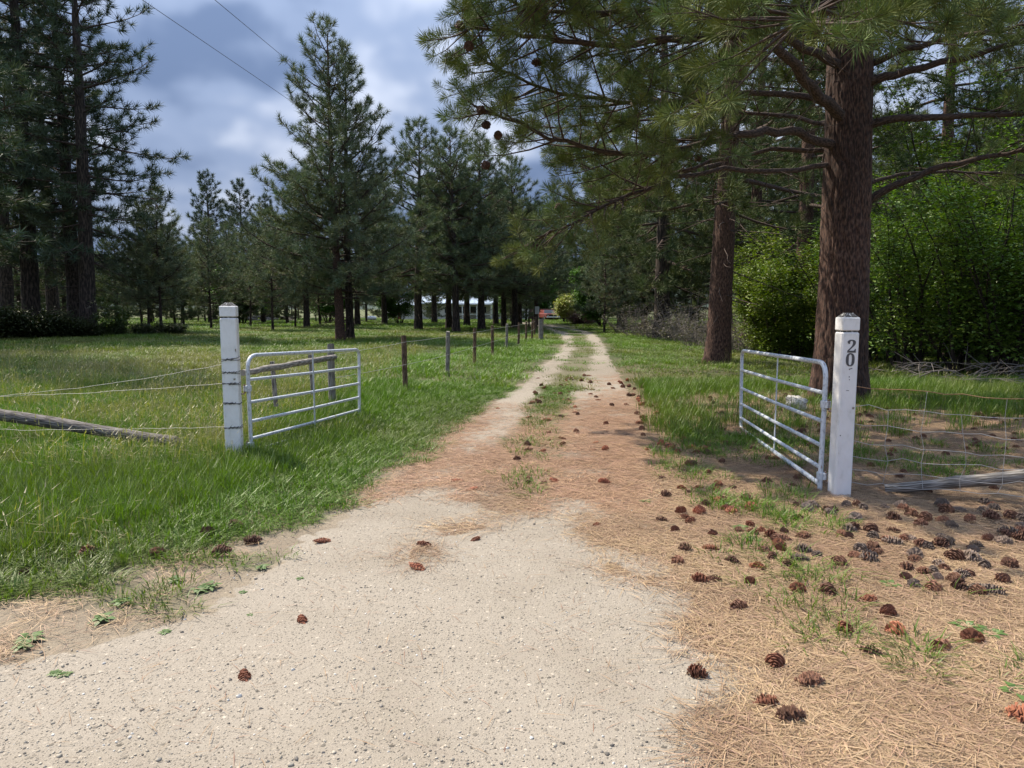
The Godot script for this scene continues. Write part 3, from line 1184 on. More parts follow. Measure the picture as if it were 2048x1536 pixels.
# --------------------------------------------------------------------------- build
func _ready() -> void:
	rng.seed = 7
	noise_a.seed = 3
	noise_a.frequency = 0.02
	noise_a.fractal_octaves = 3
	noise_b.seed = 8
	noise_b.frequency = 0.05
	noise_b.fractal_octaves = 3
	noise_c.seed = 21
	noise_c.frequency = 0.02
	noise_c.fractal_octaves = 2

	# camera
	var cam := Camera3D.new()
	cam.name = "camera"
	cam.position = Vector3(0, EYE, 0)
	cam.rotation_degrees = Vector3(-PITCH, 0, 0)
	cam.fov = rad_to_deg(2.0 * atan(768.0 / FOC))
	cam.near = 0.05
	cam.far = 4000.0
	add_child(cam)
	cam.current = true

	# sky, exposure
	var env := Environment.new()
	env.background_mode = Environment.BG_SKY
	var sky := Sky.new()
	sky.sky_material = make_sky()
	env.sky = sky
	env.tonemap_mode = Environment.TONE_MAPPER_LINEAR
	env.tonemap_exposure = 1.5
	env.sdfgi_enabled = true
	env.ssao_enabled = true
	env.ssil_enabled = true
	var we := WorldEnvironment.new()
	we.name = "environment"
	we.environment = env
	add_child(we)

	# sun: high, from the left beyond the gate
	var sun := DirectionalLight3D.new()
	sun.name = "sun"
	sun.light_color = Color(1.0, 0.955, 0.88)
	sun.light_energy = 1.6
	sun.light_angular_distance = 0.6
	sun.shadow_enabled = true
	sun.look_at_from_position(Vector3(-SHX, 1.0, -SHZ) * 50.0, Vector3.ZERO)
	add_child(sun)

	survey()
	make_materials()
	build_ground()
	build_gates()
	build_fences()
	build_pines()
	build_shrubs()
	build_farmstead()
	build_cover()
	build_cones()

# --------------------------------------------------------------------------- ground and drive
func patch(x0: float, x1: float, z0: float, z1: float, nx: int, nz: int, lift := 0.0) -> MB:
	var mb := MB.new()
	for j in nz + 1:
		var z := lerpf(z1, z0, float(j) / nz)
		for i in nx + 1:
			var x := lerpf(x0, x1, float(i) / nx)
			mb.vert(Vector3(x, gh(x, z) + lift, z), Vector3.UP, Vector2(x, z))
	for j in nz:
		for i in nx:
			var a := j * (nx + 1) + i
			mb.face(a, a + 1, a + nx + 2)
			mb.face(a, a + nx + 2, a + nx + 1)
	mb.smooth_from_faces()
	return mb

func set_uv2(mb: MB, x0: float, x1: float, z0: float, z1: float) -> void:
	for i in mb.v.size():
		mb.uv2[i] = Vector2((mb.v[i].x - x0) / (x1 - x0), (mb.v[i].z - z0) / (z1 - z0))

func build_ground() -> void:
	var grain := grain_tex()
	var near_tex := splat(NEAR_X0, NEAR_X1, NEAR_Z0, NEAR_Z1, 1100, 1150)
	var mid_tex := splat(MID_X0, MID_X1, MID_Z0, NEAR_Z0, 700, 800)
	M.ground_near = ground_mat(grain, near_tex, 1.0)
	M.ground_mid = ground_mat(grain, mid_tex, 0.5)
	M.ground_far = flat_mat(Color(1, 1, 1), 1.0)
	M.ground_far.albedo_texture = noise_tex(512, 0.01, 5, [lin(0.06, 0.075, 0.025), lin(0.10, 0.12, 0.04), lin(0.16, 0.15, 0.07)], [0.2, 0.5, 0.8], 31)
	M.ground_far.uv1_scale = Vector3(0.02, 0.02, 1)
	var am := ArrayMesh.new()
	var mats := []
	var near := patch(NEAR_X0, NEAR_X1, NEAR_Z0, NEAR_Z1, 150, 160)
	set_uv2(near, NEAR_X0, NEAR_X1, NEAR_Z0, NEAR_Z1)
	near.add_to(am, true)
	mats.append(M.ground_near)
	var mid := patch(MID_X0, MID_X1, MID_Z0, NEAR_Z0, 150, 150)
	set_uv2(mid, MID_X0, MID_X1, MID_Z0, NEAR_Z0)
	mid.add_to(am, true)
	mats.append(M.ground_mid)
	var rest := MB.new()
	for part in [[-600.0, MID_X0, MID_Z0, NEAR_Z0, 24, 40], [MID_X1, 600.0, MID_Z0, NEAR_Z0, 24, 40], [-600.0, 600.0, -900.0, MID_Z0, 40, 40], [-600.0, NEAR_X0, NEAR_Z0, NEAR_Z1, 60, 40], [NEAR_X1, 600.0, NEAR_Z0, NEAR_Z1, 60, 40], [-600.0, 600.0, NEAR_Z1, 300.0, 60, 20]]:
		var q := patch(part[0], part[1], part[2], part[3], part[4], part[5])
		var o := rest.v.size()
		rest.v.append_array(q.v)
		rest.n.append_array(q.n)
		rest.uv.append_array(q.uv)
		rest.uv2.append_array(q.uv2)
		rest.col.append_array(q.col)
		for k in q.idx:
			rest.idx.append(k + o)
	rest.add_to(am, true)
	mats.append(M.ground_far)
	for i in 3:
		am.surface_set_material(i, mats[i])
	var g := MeshInstance3D.new()
	g.name = "ground"
	g.mesh = am
	add_child(g)
	struct(g)

	# the drive: a sheet of crushed stone a few millimetres above the soil
	var dm := ArrayMesh.new()
	for part in 2:
		var mb := MB.new()
		var za := NEAR_Z1 if part == 0 else NEAR_Z0
		var zb := NEAR_Z0 if part == 0 else -74.0
		var rows := 420 if part == 0 else 200
		var nx := 30
		for j in rows + 1:
			var z := lerpf(za, zb, float(j) / rows)
			var jl := noise_b.get_noise_2d(z * 70.0, 3.0) * 0.10 + noise_b.get_noise_2d(z * 20.0, 9.0) * 0.10
			var jr := noise_b.get_noise_2d(z * 70.0, 40.0) * 0.10
			var xl := maxf(lookup(e_drive_l, z) + jl, NEAR_X0 + 0.2)
			var xr := minf(lookup(e_drive_r, z) + jr, NEAR_X1 - 0.2)
			for i in nx + 1:
				var x := lerpf(xl, xr, float(i) / nx)
				mb.vert(Vector3(x, gh(x, z) + (0.006 if i > 0 and i < nx else -0.004) + 0.004, z), Vector3.UP, Vector2(x, z))
		for j in rows:
			for i in nx:
				var a := j * (nx + 1) + i
				mb.face(a, a + 1, a + nx + 2)
				mb.face(a, a + nx + 2, a + nx + 1)
		mb.smooth_from_faces()
		if part == 0:
			set_uv2(mb, NEAR_X0, NEAR_X1, NEAR_Z0, NEAR_Z1)
		else:
			set_uv2(mb, MID_X0, MID_X1, MID_Z0, NEAR_Z0)
		mb.add_to(dm, true)
		dm.surface_set_material(part, M.ground_near if part == 0 else M.ground_mid)
	var dr := MeshInstance3D.new()
	dr.name = "gravel_drive"
	dr.mesh = dm
	add_child(dr)
	struct(dr)

	# wooded ridge far off
	var hb := MB.new()
	for i in 61:
		var t := i / 60.0
		var a := lerpf(-1.2, 1.2, t)
		var r := 2100.0
		var h := 55.0 + noise_c.get_noise_2d(t * 260.0, 5.0) * 40.0 + 130.0 * exp(-pow((a - 0.14) / 0.16, 2.0))
		for k in 5:
			var q := k / 4.0
			hb.vert(Vector3(sin(a) * (r + q * 500.0), h * pow(q, 0.8) * (1.0 + noise_b.get_noise_2d(t * 800.0, q * 40.0) * 0.12) - 5.0, -cos(a) * (r + q * 500.0)), Vector3(0, 0.6, 0.8))
	for i in 60:
		for k in 4:
			var a := i * 5 + k
			hb.face(a, a + 1, a + 6)
			hb.face(a, a + 6, a + 5)
	hb.smooth_from_faces()
	M.hill = flat_mat(lin(0.035, 0.055, 0.04), 1.0)
	struct(obj("hills", hb.mesh(), M.hill, self))

# --------------------------------------------------------------------------- gates
func build_gates() -> void:
	var rb := on(G(1678, 988))
	var right := gatepost(rb, top_at(rb, 627.0) - rb.y, 0.073, 0.0, "white wooden gatepost with the dark number 20 on its front")
	var face_z := 0.0745
	for k in 2:
		var tm := TextMesh.new()
		var f := SystemFont.new()
		f.font_names = PackedStringArray(["Droid Serif"])
		f.font_weight = 700
		tm.font = f
		tm.text = ["2", "0"][k]
		tm.font_size = 64
		tm.pixel_size = 0.00235
		tm.depth = 0.003
		var nm := obj("numeral", tm, M.numeral, right, Vector3(0.012 - 0.008 * k, top_at(rb, [692.0, 718.5][k]) - rb.y, face_z))
		nm.set_meta("label", ["dark painted numeral 2", "dark painted numeral 0"][k])
	var marks := [[0.012, 736.0, 0.012, 0.003], [0.0, 737.0, 0.004, 0.004], [0.002, 752.0, 0.003, 0.005], [0.004, 757.5, 0.003, 0.004], [-0.006, 779.0, 0.012, 0.002], [-0.048, 868.0, 0.004, 0.004]]
	for q in marks:
		var mb := MB.new()
		mb.box(Vector3.ZERO, Vector3(q[2], q[3], 0.001), Basis(Vector3(0, 0, 1), q[0] * 20.0))
		obj("paint_fleck", mb.mesh(), M.cap_worn, right, Vector3(q[0], top_at(rb, q[1]) - rb.y, face_z - 0.0005))
	metal_gate(P(1653, 726, 6.22), P(1640, 968, 6.12), P(1484, 701, 9.35), P(1481, 856, 9.35), rb, "white tube gate hinged to the post numbered 20, standing open in pine shade")

	var lb := on(G(470, 917))
	var lh := top_at(lb, 606.0) - lb.y
	var left := gatepost(lb, lh, 0.082, 0.22, "white wooden gatepost with barbed wire wrapped round it")
	var hh := 0.084
	for q in [718.0, 744.0, 766.0, 805.0, 853.0]:
		var y := top_at(lb, q) - lb.y
		for k in 2:
			var pts := []
			var d := 0.006 if k else -0.005
			var tilt := rng.randf_range(-0.02, 0.02)
			for c in [[-1, 1], [1, 1], [1, -1], [-1, -1], [-1, 1]]:
				pts.append(Vector3(c[0] * hh, y + d * c[0] + tilt * c[0], c[1] * hh))
			var mb := wire(pts, 0.0032, 0.004 * (1 - 2 * k), 0.0015, 8)
			for b in 2:
				var bx := rng.randf_range(-0.06, 0.06)
				mb.tube([Vector3(bx - 0.012, y - 0.012, hh + 0.004), Vector3(bx, y, hh + 0.008), Vector3(bx + 0.012, y + 0.014, hh + 0.003)], [0.0025, 0.0032, 0.0025], 4, false)
			obj("wire_wrap", mb.mesh(), M.wire_dark, left)
	metal_gate(P(494, 711, 7.6), P(503, 903, 7.6), P(718, 699, 10.3), P(719, 838, 10.3), lb, "white tube gate hinged to the wire wrapped post, standing open in tall grass")

	# leaning brace logs beside the posts
	var a := P(354, 905, 7.72)
	var b := P(0, 829, 8.15)
	a.y = gh(a.x, a.z) + 0.13
	var e := a + (b - a) * 1.9
	tag(obj("brace_log", log_mesh(Vector3.ZERO, e - a, 0.062, 0.072, 5), M.dark_wood, self, a), "grey weathered pole slanting down into grass beside wire wrapped post", "log")
	a = P(1768, 989, 6.05)
	b = P(2048, 950, 5.65)
	a.y = gh(a.x, a.z) + 0.03
	e = a + (b - a) * 2.2
	tag(obj("brace_log", log_mesh(Vector3.ZERO, e - a, 0.042, 0.072, 6), M.old_wood, self, a), "pale weathered pole slanting down among pine cones beside post numbered 20", "log")

	# white stone by the big pine
	var st := MB.new()
	st.ball(Vector3.ZERO, Vector3(0.17, 0.135, 0.14), 14, 20, noise_a, 0.5, 34.0, 4.0)
	st.smooth_from_faces()
	var sp := P(1592, 806, 11.2)
	tag(obj("stone", st.mesh(), M.stone, self, Vector3(sp.x, gh(sp.x, sp.z) + 0.10, sp.z)), "pale rounded stone lying behind the gate at the foot of the big pine", "stone")

# --------------------------------------------------------------------------- fences
func build_fences() -> void:
	rng.seed = 99
	# short rail fence behind the left gate
	var pb := on(G(665, 812))
	var rf := thing("rail_fence", pb, "grey weathered rail fence with one post behind the tall grass gate", "fence")
	obj("post", rounded_post(top_at(pb, 688.0) - pb.y, 0.058, 41), M.old_wood, rf)
	var ra := P(486, 746, 7.95) - pb
	var rb := P(672, 713, 11.52) - pb + Vector3(0, 0, 0.09)
	obj("rail", log_mesh(ra, rb, 0.038, 0.046, 42), M.old_wood, rf)
	for q in [[548.0, 722.0, 812.0, 0.36], [622.0, 708.0, 790.0, 0.78]]:
		var at := ra.lerp(rb, q[3]) + pb
		var dist := -at.z
		var t := P(q[0], q[1], dist)
		var u := P(q[0] + 6.0, q[2], dist)
		var mb := MB.new()
		var c := (t + u) * 0.5 - pb + Vector3(0, 0, 0.055)
		mb.box(c, Vector3(0.028, (t.y - u.y) * 0.5, 0.012), Basis(Vector3.UP, 0.5) * Basis(Vector3(0, 0, 1), 0.05), 0.003)
		obj("batten", mb.mesh(), M.old_wood, rf)

	# line of round posts along the drive with two wires
	var posts := [[811, 783, 672], [895, 753, 663], [949, 727, 657], [985, 712, 651], [1013, 698, 648], [1037, 690, 645], [1052, 683, 643], [1064, 679, 640], [1069, 672, 639]]
	var wf := thing("wire_fence", on(G(811, 783)), "row of brown round posts with thin wire along the drive", "fence")
	var prev: Vector3 = pb
	var prev_h := 0.95
	var k := 0
	for q in posts:
		var b := on(G(q[0], q[1]))
		var h := clampf(top_at(b, q[2]) - b.y, 0.9, 1.2)
		var post := obj("post", rounded_post(h, 0.052, 50 + k), M.old_wood if k in [1, 4] else M.post_wood, wf, b - wf.position)
		post.rotation = Vector3(rng.randf_range(-0.02, 0.02), 0, rng.randf_range(-0.03, 0.03))
		for f in [0.9, 0.5]:
			obj("wire", wire([prev + Vector3(0.05, prev_h * f, 0.03) - wf.position, b + Vector3(0.05, h * f, 0.03) - wf.position], 0.0035, 0.01, 0.001, 6).mesh(), M.wire, wf)
		prev = b
		prev_h = h
		k += 1
	# thick old corner post with a smaller one
	var cb := on(G(1082, 679))
	tag(obj("corner_post", rounded_post(top_at(cb, 638.0) - cb.y, 0.135, 71), M.old_wood, self, cb), "thick grey corner post at the end of the drive fence", "post")
	for q in [[1058, 655, 634], [1066, 658, 632], [1071, 662, 634]]:
		var b := on(G(q[0], q[1]))
		tag(obj("fence_post", rounded_post(clampf(top_at(b, q[2]) - b.y, 0.9, 1.5), 0.08, 80 + int(q[0])), M.post_wood, self, b), "thin brown post standing behind the thick grey corner post", "post", "posts behind the corner post")
	var sb := on(G(1074, 657))
	var sg := thing("sign_panel", sb, "small blank pale panel on a post beside the far drive", "sign")
	obj("post", rounded_post(1.55, 0.04, 91), M.post_wood, sg)
	var mb := MB.new()
	mb.box(Vector3(0, 1.45, 0.06), Vector3(0.17, 0.3, 0.012), Basis(), 0.004)
	obj("panel", mb.mesh(), M.trim, sg)

	# barbed wire from the left post away to the left
	var lb := on(G(470, 917))
	var lp := on(Vector3(-10.6, 0, -8.6))
	var bf := thing("barbed_wire_fence", lp, "sagging barbed wire strands tied to the wire wrapped post", "fence")
	obj("post", rounded_post(1.15, 0.06, 95), M.old_wood, bf)
	for q in [[728.0, 0.80, 0.33], [766.0, 0.66, 0.14], [853.0, 0.34, 0.10]]:
		var s := Vector3(lb.x - 0.08, top_at(lb, q[0]), lb.z + 0.02)
		var e := lp + Vector3(0.06, q[1], 0)
		var w := wire([s - lp, e - lp], 0.0019, q[2], 0.008, 40)
		obj("strand", w.mesh(), M.wire, bf)

	# woven wire from the numbered post away to the right
	var rp := on(G(1678, 988))
	var ep := on(Vector3(6.6, 0, -4.75))
	var nf := thing("woven_wire_fence", ep, "sagging woven wire netting with a rusty top strand beside post numbered 20", "fence")
	obj("post", rounded_post(1.2, 0.06, 96), M.old_wood, nf)
	var hs := [0.95, 0.78, 0.62, 0.47, 0.34, 0.22, 0.11]
	var rows := []
	for i in hs.size():
		var pts := []
		for j in 29:
			var t := j / 28.0
			var p: Vector3 = (rp + Vector3(0.07, 0, 0)).lerp(ep, t)
			p.y = gh(p.x, p.z) + float(hs[i]) * lerpf(1.0, 0.92, t) - 0.05 * 4.0 * t * (1.0 - t) * (1.0 if i < 4 else 0.4) + noise_b.get_noise_2d(t * 300.0, i * 30.0) * 0.035
			p += Vector3(0, 0, 0.06).normalized() * noise_b.get_noise_2d(t * 260.0 + 90.0, i * 25.0) * 0.08
			pts.append(p - ep)
		rows.append(pts)
		var mb2 := MB.new()
		var rr := []
		for j in 29:
			rr.append(0.0036 if i == 0 else 0.0028)
		mb2.tube(pts, rr, 5, false)
		obj("strand", mb2.mesh(), M.wire_rusty if i == 0 else M.wire, nf)
	for j in range(2, 27, 2):
		var pts := []
		var rr := []
		for i in hs.size():
			if i == 0 and j % 4:
				continue
			pts.append(rows[i][j] + Vector3(rng.randf_range(-0.02, 0.02), 0, 0.003))
			rr.append(0.0025)
		var mb3 := MB.new()
		mb3.tube(pts, rr, 4, false)
		obj("stay", mb3.mesh(), M.wire, nf)

	# two overhead wires
	for q in [[[285, 0, 34.0], [551, 181, 52.0], [967, 470, 170.0], "lower overhead cable running into the side of the tallest meadow pine"], [[430, 0, 35.0], [585, 129, 52.0], [990, 455, 170.0], "upper overhead cable running to the top of the tallest meadow pine"]]:
		var p0 := P(q[0][0], q[0][1], q[0][2])
		var p1 := P(q[1][0], q[1][1], q[1][2])
		var p2 := P(q[2][0], q[2][1], q[2][2])
		var start := p0 + (p0 - p1) * 0.9
		var pts := []
		var rr := []
		for i in 41:
			var t := i / 40.0 * 3.0
			# quadratic through three points
			var p: Vector3
			if t < 1.0:
				p = start.lerp(p0, t)
			elif t < 2.0:
				p = p0.lerp(p1, t - 1.0)
			else:
				p = p1.lerp(p2, t - 2.0)
			pts.append(p)
			rr.append(0.015)
		var w := MB.new()
		w.tube(pts, rr, 5, false)
		tag(obj("overhead_cable", w.mesh(), M.wire_dark, self), q[3], "cable")

# --------------------------------------------------------------------------- the pines
func build_pines() -> void:
	rng.seed = 1234
	tuft_near = needle_tuft(90, 0.16, 0.0062, 0.13, 0.08)
	tuft_mid = needle_tuft(24, 0.27, 0.024, 0.2)
	tuft_far = needle_tuft(18, 0.34, 0.042, 0.24)
	M.spray = leaf_spray(18, 0.24, 0.085)
	M.spray_far = leaf_spray(14, 0.4, 0.13)
	var green := Color(0.150, 0.190, 0.112)
	var dark := Color(0.092, 0.124, 0.080)
	var grey := Color(0.185, 0.220, 0.140)
	var big_color := Color(0.140, 0.180, 0.064)

	# the big pine beside the gate
	var root := thing("big_pine", on(BIG_PINE), "big reddish barked pine whose limbs reach over the drive and gate", "tree")
	var H := 23.0
	var pts := []
	var rad := []
	for i in 12:
		var t := i / 11.0
		var y := H * t - 0.1
		pts.append(Vector3(-0.03 * y + sin(y * 0.3) * 0.05, y, sin(y * 0.25) * 0.06))
		rad.append(maxf(0.435 * pow(1.0 - t, 0.66), 0.02))
	obj("trunk", trunk_mesh(pts, rad, 150, 420, 0.028, 0.32, true), M.bark_red, root)
	var o := {"near": true, "gap": 0.1, "bare": 0.28, "reach": 0.34, "most": 1.35, "tuft": 1.0, "color": big_color, "space": 0.22, "sag": 0.45, "fan": 1.25}
	var wood := MB.new()
	var xf := []
	var cols := []
	var limbs := [
		[0.085, 0.34, [[1658, 287, 12.1], [1600, 266, 11.7], [1530, 262, 11.3], [1470, 270, 11.0], [1400, 290, 10.6], [1300, 310, 10.2], [1200, 302, 9.9], [1100, 275, 9.6], [1010, 235, 9.4], [940, 205, 9.3]]],
		[0.105, 0.4, [[1690, 240, 12.1], [1640, 195, 11.6], [1590, 130, 11.0], [1540, 82, 10.4], [1440, 72, 9.8], [1340, 78, 9.4], [1240, 92, 9.1], [1120, 80, 8.8], [1010, 62, 8.6], [930, 60, 8.5]]],
		[0.08, 0.35, [[1680, 130, 12.1], [1610, 95, 11.5], [1520, 45, 10.6], [1420, 35, 10.0], [1300, 22, 9.4], [1160, 30, 9.0], [1040, 10, 8.8], [950, -10, 8.7]]],
		[0.06, 0.3, [[1660, 200, 12.2], [1560, 185, 11.8], [1450, 190, 11.2], [1340, 205, 10.6], [1240, 205, 10.1], [1120, 185, 9.7], [1020, 150, 9.5], [960, 120, 9.4]]],
		[0.05, 0.45, [[1655, 330, 12.2], [1560, 345, 11.7], [1450, 340, 11.2], [1350, 355, 10.7], [1260, 390, 10.2], [1190, 420, 9.9], [1120, 455, 9.7], [1070, 480, 9.6]]],
		[0.05, 0.5, [[1650, 300, 12.4], [1540, 300, 12.6], [1420, 320, 12.4], [1320, 360, 12.0], [1240, 400, 11.6], [1180, 430, 11.4]]],
		[0.055, 0.25, [[1665, 90, 12.2], [1560, 20, 11.4], [1420, -30, 10.6], [1280, -50, 10.0], [1120, -45, 9.5], [1000, -30, 9.2]]],
		[0.045, 0.3, [[1665, 250, 12.6], [1560, 230, 13.4], [1430, 225, 13.6], [1300, 240, 13.4], [1160, 250, 13.0], [1050, 260, 12.6]]],
		[0.08, 0.55, [[1735, 405, 12.2], [1790, 370, 12.0], [1860, 338, 11.8], [1950, 320, 11.5], [2048, 302, 11.2], [2180, 290, 10.9], [2330, 290, 10.6]]],
		[0.04, 0.5, [[1735, 368, 12.4], [1800, 345, 12.7], [1900, 345, 12.9], [2010, 345, 12.8], [2130, 360, 12.6]]],
		[0.085, 0.5, [[1740, 250, 12.1], [1800, 236, 11.8], [1900, 236, 11.4], [2048, 226, 10.9], [2200, 205, 10.5], [2350, 200, 10.2]]],
		[0.09, 0.5, [[1730, 165, 12.1], [1790, 148, 11.8], [1880, 125, 11.4], [2048, 85, 10.8], [2200, 50, 10.4], [2350, 30, 10.1]]],
		[0.07, 0.45, [[1735, 130, 12.2], [1810, 100, 11.6], [1910, 75, 11.0], [2048, 52, 10.4], [2200, 30, 10.0]]],
		[0.05, 0.5, [[1715, 60, 12.0], [1800, 20, 11.0], [1920, -10, 10.0], [2060, -20, 9.2]]],
		[0.06, 0.72, [[1705, -40, 12.0], [1700, -75, 10.0], [1680, -60, 8.0], [1650, -20, 6.6], [1615, 25, 5.8], [1598, 48, 5.4]]],
		[0.05, 0.75, [[1715, -60, 12.0], [1740, -110, 9.5], [1730, -80, 7.4], [1705, -30, 6.4], [1690, 20, 5.9]]],
		[0.05, 0.7, [[1715, -60, 12.0], [1780, -110, 9.8], [1810, -70, 7.8], [1800, -20, 6.9], [1790, 10, 6.6]]],
		[0.05, 0.45, [[1690, -20, 12.0], [1500, -120, 9.8], [1330, -100, 8.6], [1180, -50, 8.0], [1060, -10, 7.8]]],
		[0.05, 0.4, [[1720, 0, 12.4], [1800, 40, 13.5], [1900, 70, 14.5], [2020, 90, 15.2]]],
	]
	for l in limbs:
		var lp := []
		for q in l[2]:
			lp.append(P(q[0], q[1], q[2]) - root.position)
		var fine := [path_at(pts, clampf((lp[0].y + 0.1 - 0.08) / H, 0.0, 1.0))]
		for i in lp.size() - 1:
			for j in 3:
				fine.append(lp[i].lerp(lp[i + 1], j / 3.0) + (Vector3.ZERO if i == 0 and j == 0 else Vector3(rng.randf_range(-0.03, 0.03), rng.randf_range(-0.03, 0.03), rng.randf_range(-0.03, 0.03))))
		fine.append(lp[lp.size() - 1])
		var length := 0.0
		for i in fine.size() - 1:
			length += (fine[i + 1] - fine[i]).length()
		var lm := MB.new()
		lm.tube(fine, tapered(l[0], 0.012, fine.size()), 9, false, 0.06, int(length * 100))
		obj("limb", lm.mesh(), M.limb, root)
		o.bare = l[1]
		clothe(fine, length, o, wood, xf, cols)
		# dead twigs along the bare inner part
		for i in int(length * 5.0):
			var t := rng.randf_range(0.05, l[1] + 0.3)
			var az := rng.randf() * TAU
			var tw := limb_path(path_at(fine, t), Vector3(cos(az), rng.randf_range(-1.0, 0.6), sin(az)), rng.randf_range(0.2, 0.9), 0.8, 0.2, 5)
			wood.tube(tw, tapered(0.008, 0.003, 6), 3, false)
	# upper crown
	var ux := []
	var uc := []
	var up := o.duplicate()
	up.near = false
	up.gap = 0.2
	up.space = 0.32
	up.tuft = 1.4
	up.most = 2.0
	for i in 64:
		var t := (i + rng.randf()) / 64.0
		var h := lerpf(6.6, H * 0.97, t)
		var az := i * 2.39996
		var l := 5.6 * pow(1.0 - t, 0.6) * rng.randf_range(0.75, 1.1) + 0.4
		var el := lerpf(0.05, 0.8, t)
		var lp := limb_path(path_at(pts, h / H), Vector3(cos(az) * cos(el), sin(el), sin(az) * cos(el)), l, 0.3, 0.4, 7)
		wood.tube(lp, tapered(0.02 + l * 0.012, 0.01, 8), 6, false)
		clothe(lp, l, up, wood, ux, uc)
	obj("branches", wood.mesh(), M.limb, root).set_meta("kind", "stuff")
	joined("crown", baked(tuft_mid, ux, uc, baked(tuft_near, xf, cols)), M.needles, root)
	# cones still hanging among the needles
	var hang := cone_mesh(0.9, 0.1, 0.0)
	for q in [[920, 52, 8.5], [938, 92, 8.6], [1073, 125, 8.9], [1360, 205, 10.2], [962, 220, 9.2], [972, 250, 9.3], [996, 270, 9.4], [1182, 378, 9.9], [1118, 415, 9.8], [1205, 437, 9.9], [1152, 430, 9.8], [1397, 316, 10.5], [972, 330, 9.4], [1612, 40, 5.4], [1697, 50, 5.9], [1640, 30, 6.0], [1070, 495, 9.6]]:
		var c := obj("pine_cone", hang, M.cone_dark, root, P(q[0], q[1], q[2]) - root.position)
		c.rotation = Vector3(rng.randf() * 3.0, rng.randf() * 3.0, -1.2 + rng.randf())
		c.scale = Vector3(1.1, 1.3, 1.3)
		c.set_meta("label", "dark cone still hanging among the needles")

	# second pine, along the drive on the right
	var t2 := pine({"seed": 61, "label": "dark barked pine standing alone in grass beyond the gate of post 20", "height": 21.0, "crown": 4.3, "radius": 0.37, "spread": 5.6, "limbs": 54, "gap": 0.18, "bare": 0.28, "reach": 0.36, "tuft": 1.05, "most": 1.7, "space": 0.22, "color": Color(0.10, 0.13, 0.058), "low": -0.25, "sag": 0.5, "snags": 26, "segs": 48, "rows": 160, "bark": M.bark_red, "taper": 0.5})
	place(t2, 1441, 21.0, 0.4)
	for q in [[1600, 29.0, 2.0, 1.0], [1880, 33.0, 3.6, 1.05], [2090, 25.0, 5.0, 1.0], [1500, 36.0, 1.2, 1.0]]:
		var c := copy(t2, "dark barked pine half hidden in the wood behind the thicket", "pines in the wood behind the thicket")
		place(c, q[0], q[1], q[2], q[3])
	# third, deeper and darker
	var t3 := pine({"seed": 62, "label": "thick dark pine standing among the leafless grey shrubs", "height": 22.0, "crown": 3.2, "radius": 0.46, "spread": 6.2, "limbs": 64, "gap": 0.22, "bare": 0.2, "reach": 0.36, "tuft": 1.4, "most": 2.0, "space": 0.3, "color": Color(0.10, 0.13, 0.058), "low": -0.3, "sag": 0.6, "snags": 20, "segs": 24, "rows": 80, "taper": 0.5})
	place(t3, 1325, 38.0)

	# twin pines in the meadow
	var tw := pine({"seed": 71, "label": "tallest meadow pine, a full cone of needles on a reddish trunk", "height": 15.6, "crown": 2.2, "radius": 0.25, "spread": 5.0, "limbs": 76, "gap": 0.21, "bare": 0.12, "reach": 0.4, "tuft": 1.15, "space": 0.26, "color": grey, "low": -0.05, "segs": 20, "rows": 60, "bark": M.bark_red, "taper": 0.6, "snags": 14})
	place(tw, 678, 35.8)
	var tw2 := pine({"seed": 72, "label": "slightly shorter dark trunked pine touching the tallest meadow pine", "height": 14.3, "crown": 2.4, "radius": 0.23, "spread": 4.8, "limbs": 70, "gap": 0.21, "bare": 0.12, "reach": 0.4, "tuft": 1.15, "space": 0.26, "color": green, "low": -0.05, "segs": 20, "rows": 60, "taper": 0.6, "snags": 14})
	place(tw2, 699, 36.6)
	# a mid-sized and a young pine, and a tall bare-trunked one, copied through the meadow
	var mid := pine({"seed": 73, "label": "pine with dark straight trunk in the middle of the meadow grove", "height": 14.0, "crown": 3.0, "radius": 0.30, "spread": 4.9, "limbs": 72, "gap": 0.24, "bare": 0.1, "reach": 0.4, "tuft": 1.35, "space": 0.3, "color": green, "low": -0.16, "mesh": tuft_mid, "taper": 0.55, "group": "pines of the meadow grove"})
	place(mid, 838, 52.0, 0.3, 1.08)
	var young := pine({"seed": 74, "label": "slender young pine with a thin trunk standing in the meadow", "height": 8.5, "crown": 1.9, "radius": 0.10, "spread": 3.0, "limbs": 56, "gap": 0.18, "bare": 0.08, "reach": 0.42, "tuft": 1.1, "space": 0.24, "color": grey, "low": 0.0, "segs": 8, "rows": 20, "taper": 0.6, "group": "young pines of the meadow"})
	place(young, 547, 50.0)
	var tall := pine({"seed": 75, "label": "tall dark pine with long bare trunk rising above low dark shrubs", "height": 26.0, "crown": 4.5, "radius": 0.48, "spread": 5.2, "limbs": 84, "gap": 0.3, "bare": 0.18, "reach": 0.38, "tuft": 1.6, "space": 0.36, "color": dark, "low": -0.3, "sag": 0.5, "snags": 30, "segs": 16, "rows": 60, "taper": 0.45, "group": "tall pines at the left edge of the meadow"})
	place(tall, 178, 41.0)
	# tall pines at the left edge
	for q in [[62, 42.0, 1.0, 1.12], [150, 43.5, 2.1, 1.0], [-60, 40.0, 3.0, 1.05], [-200, 36.0, 4.2, 1.0], [15, 52.0, 0.6, 1.1], [110, 56.0, 5.1, 1.05], [-330, 30.0, 2.6, 0.9], [-135, 22.5, 1.7, 0.85]]:
		var c := copy(tall, "tall dark pine with long bare trunk rising above low dark shrubs", "tall pines at the left edge of the meadow")
		place(c, q[0], q[1], q[2], q[3])
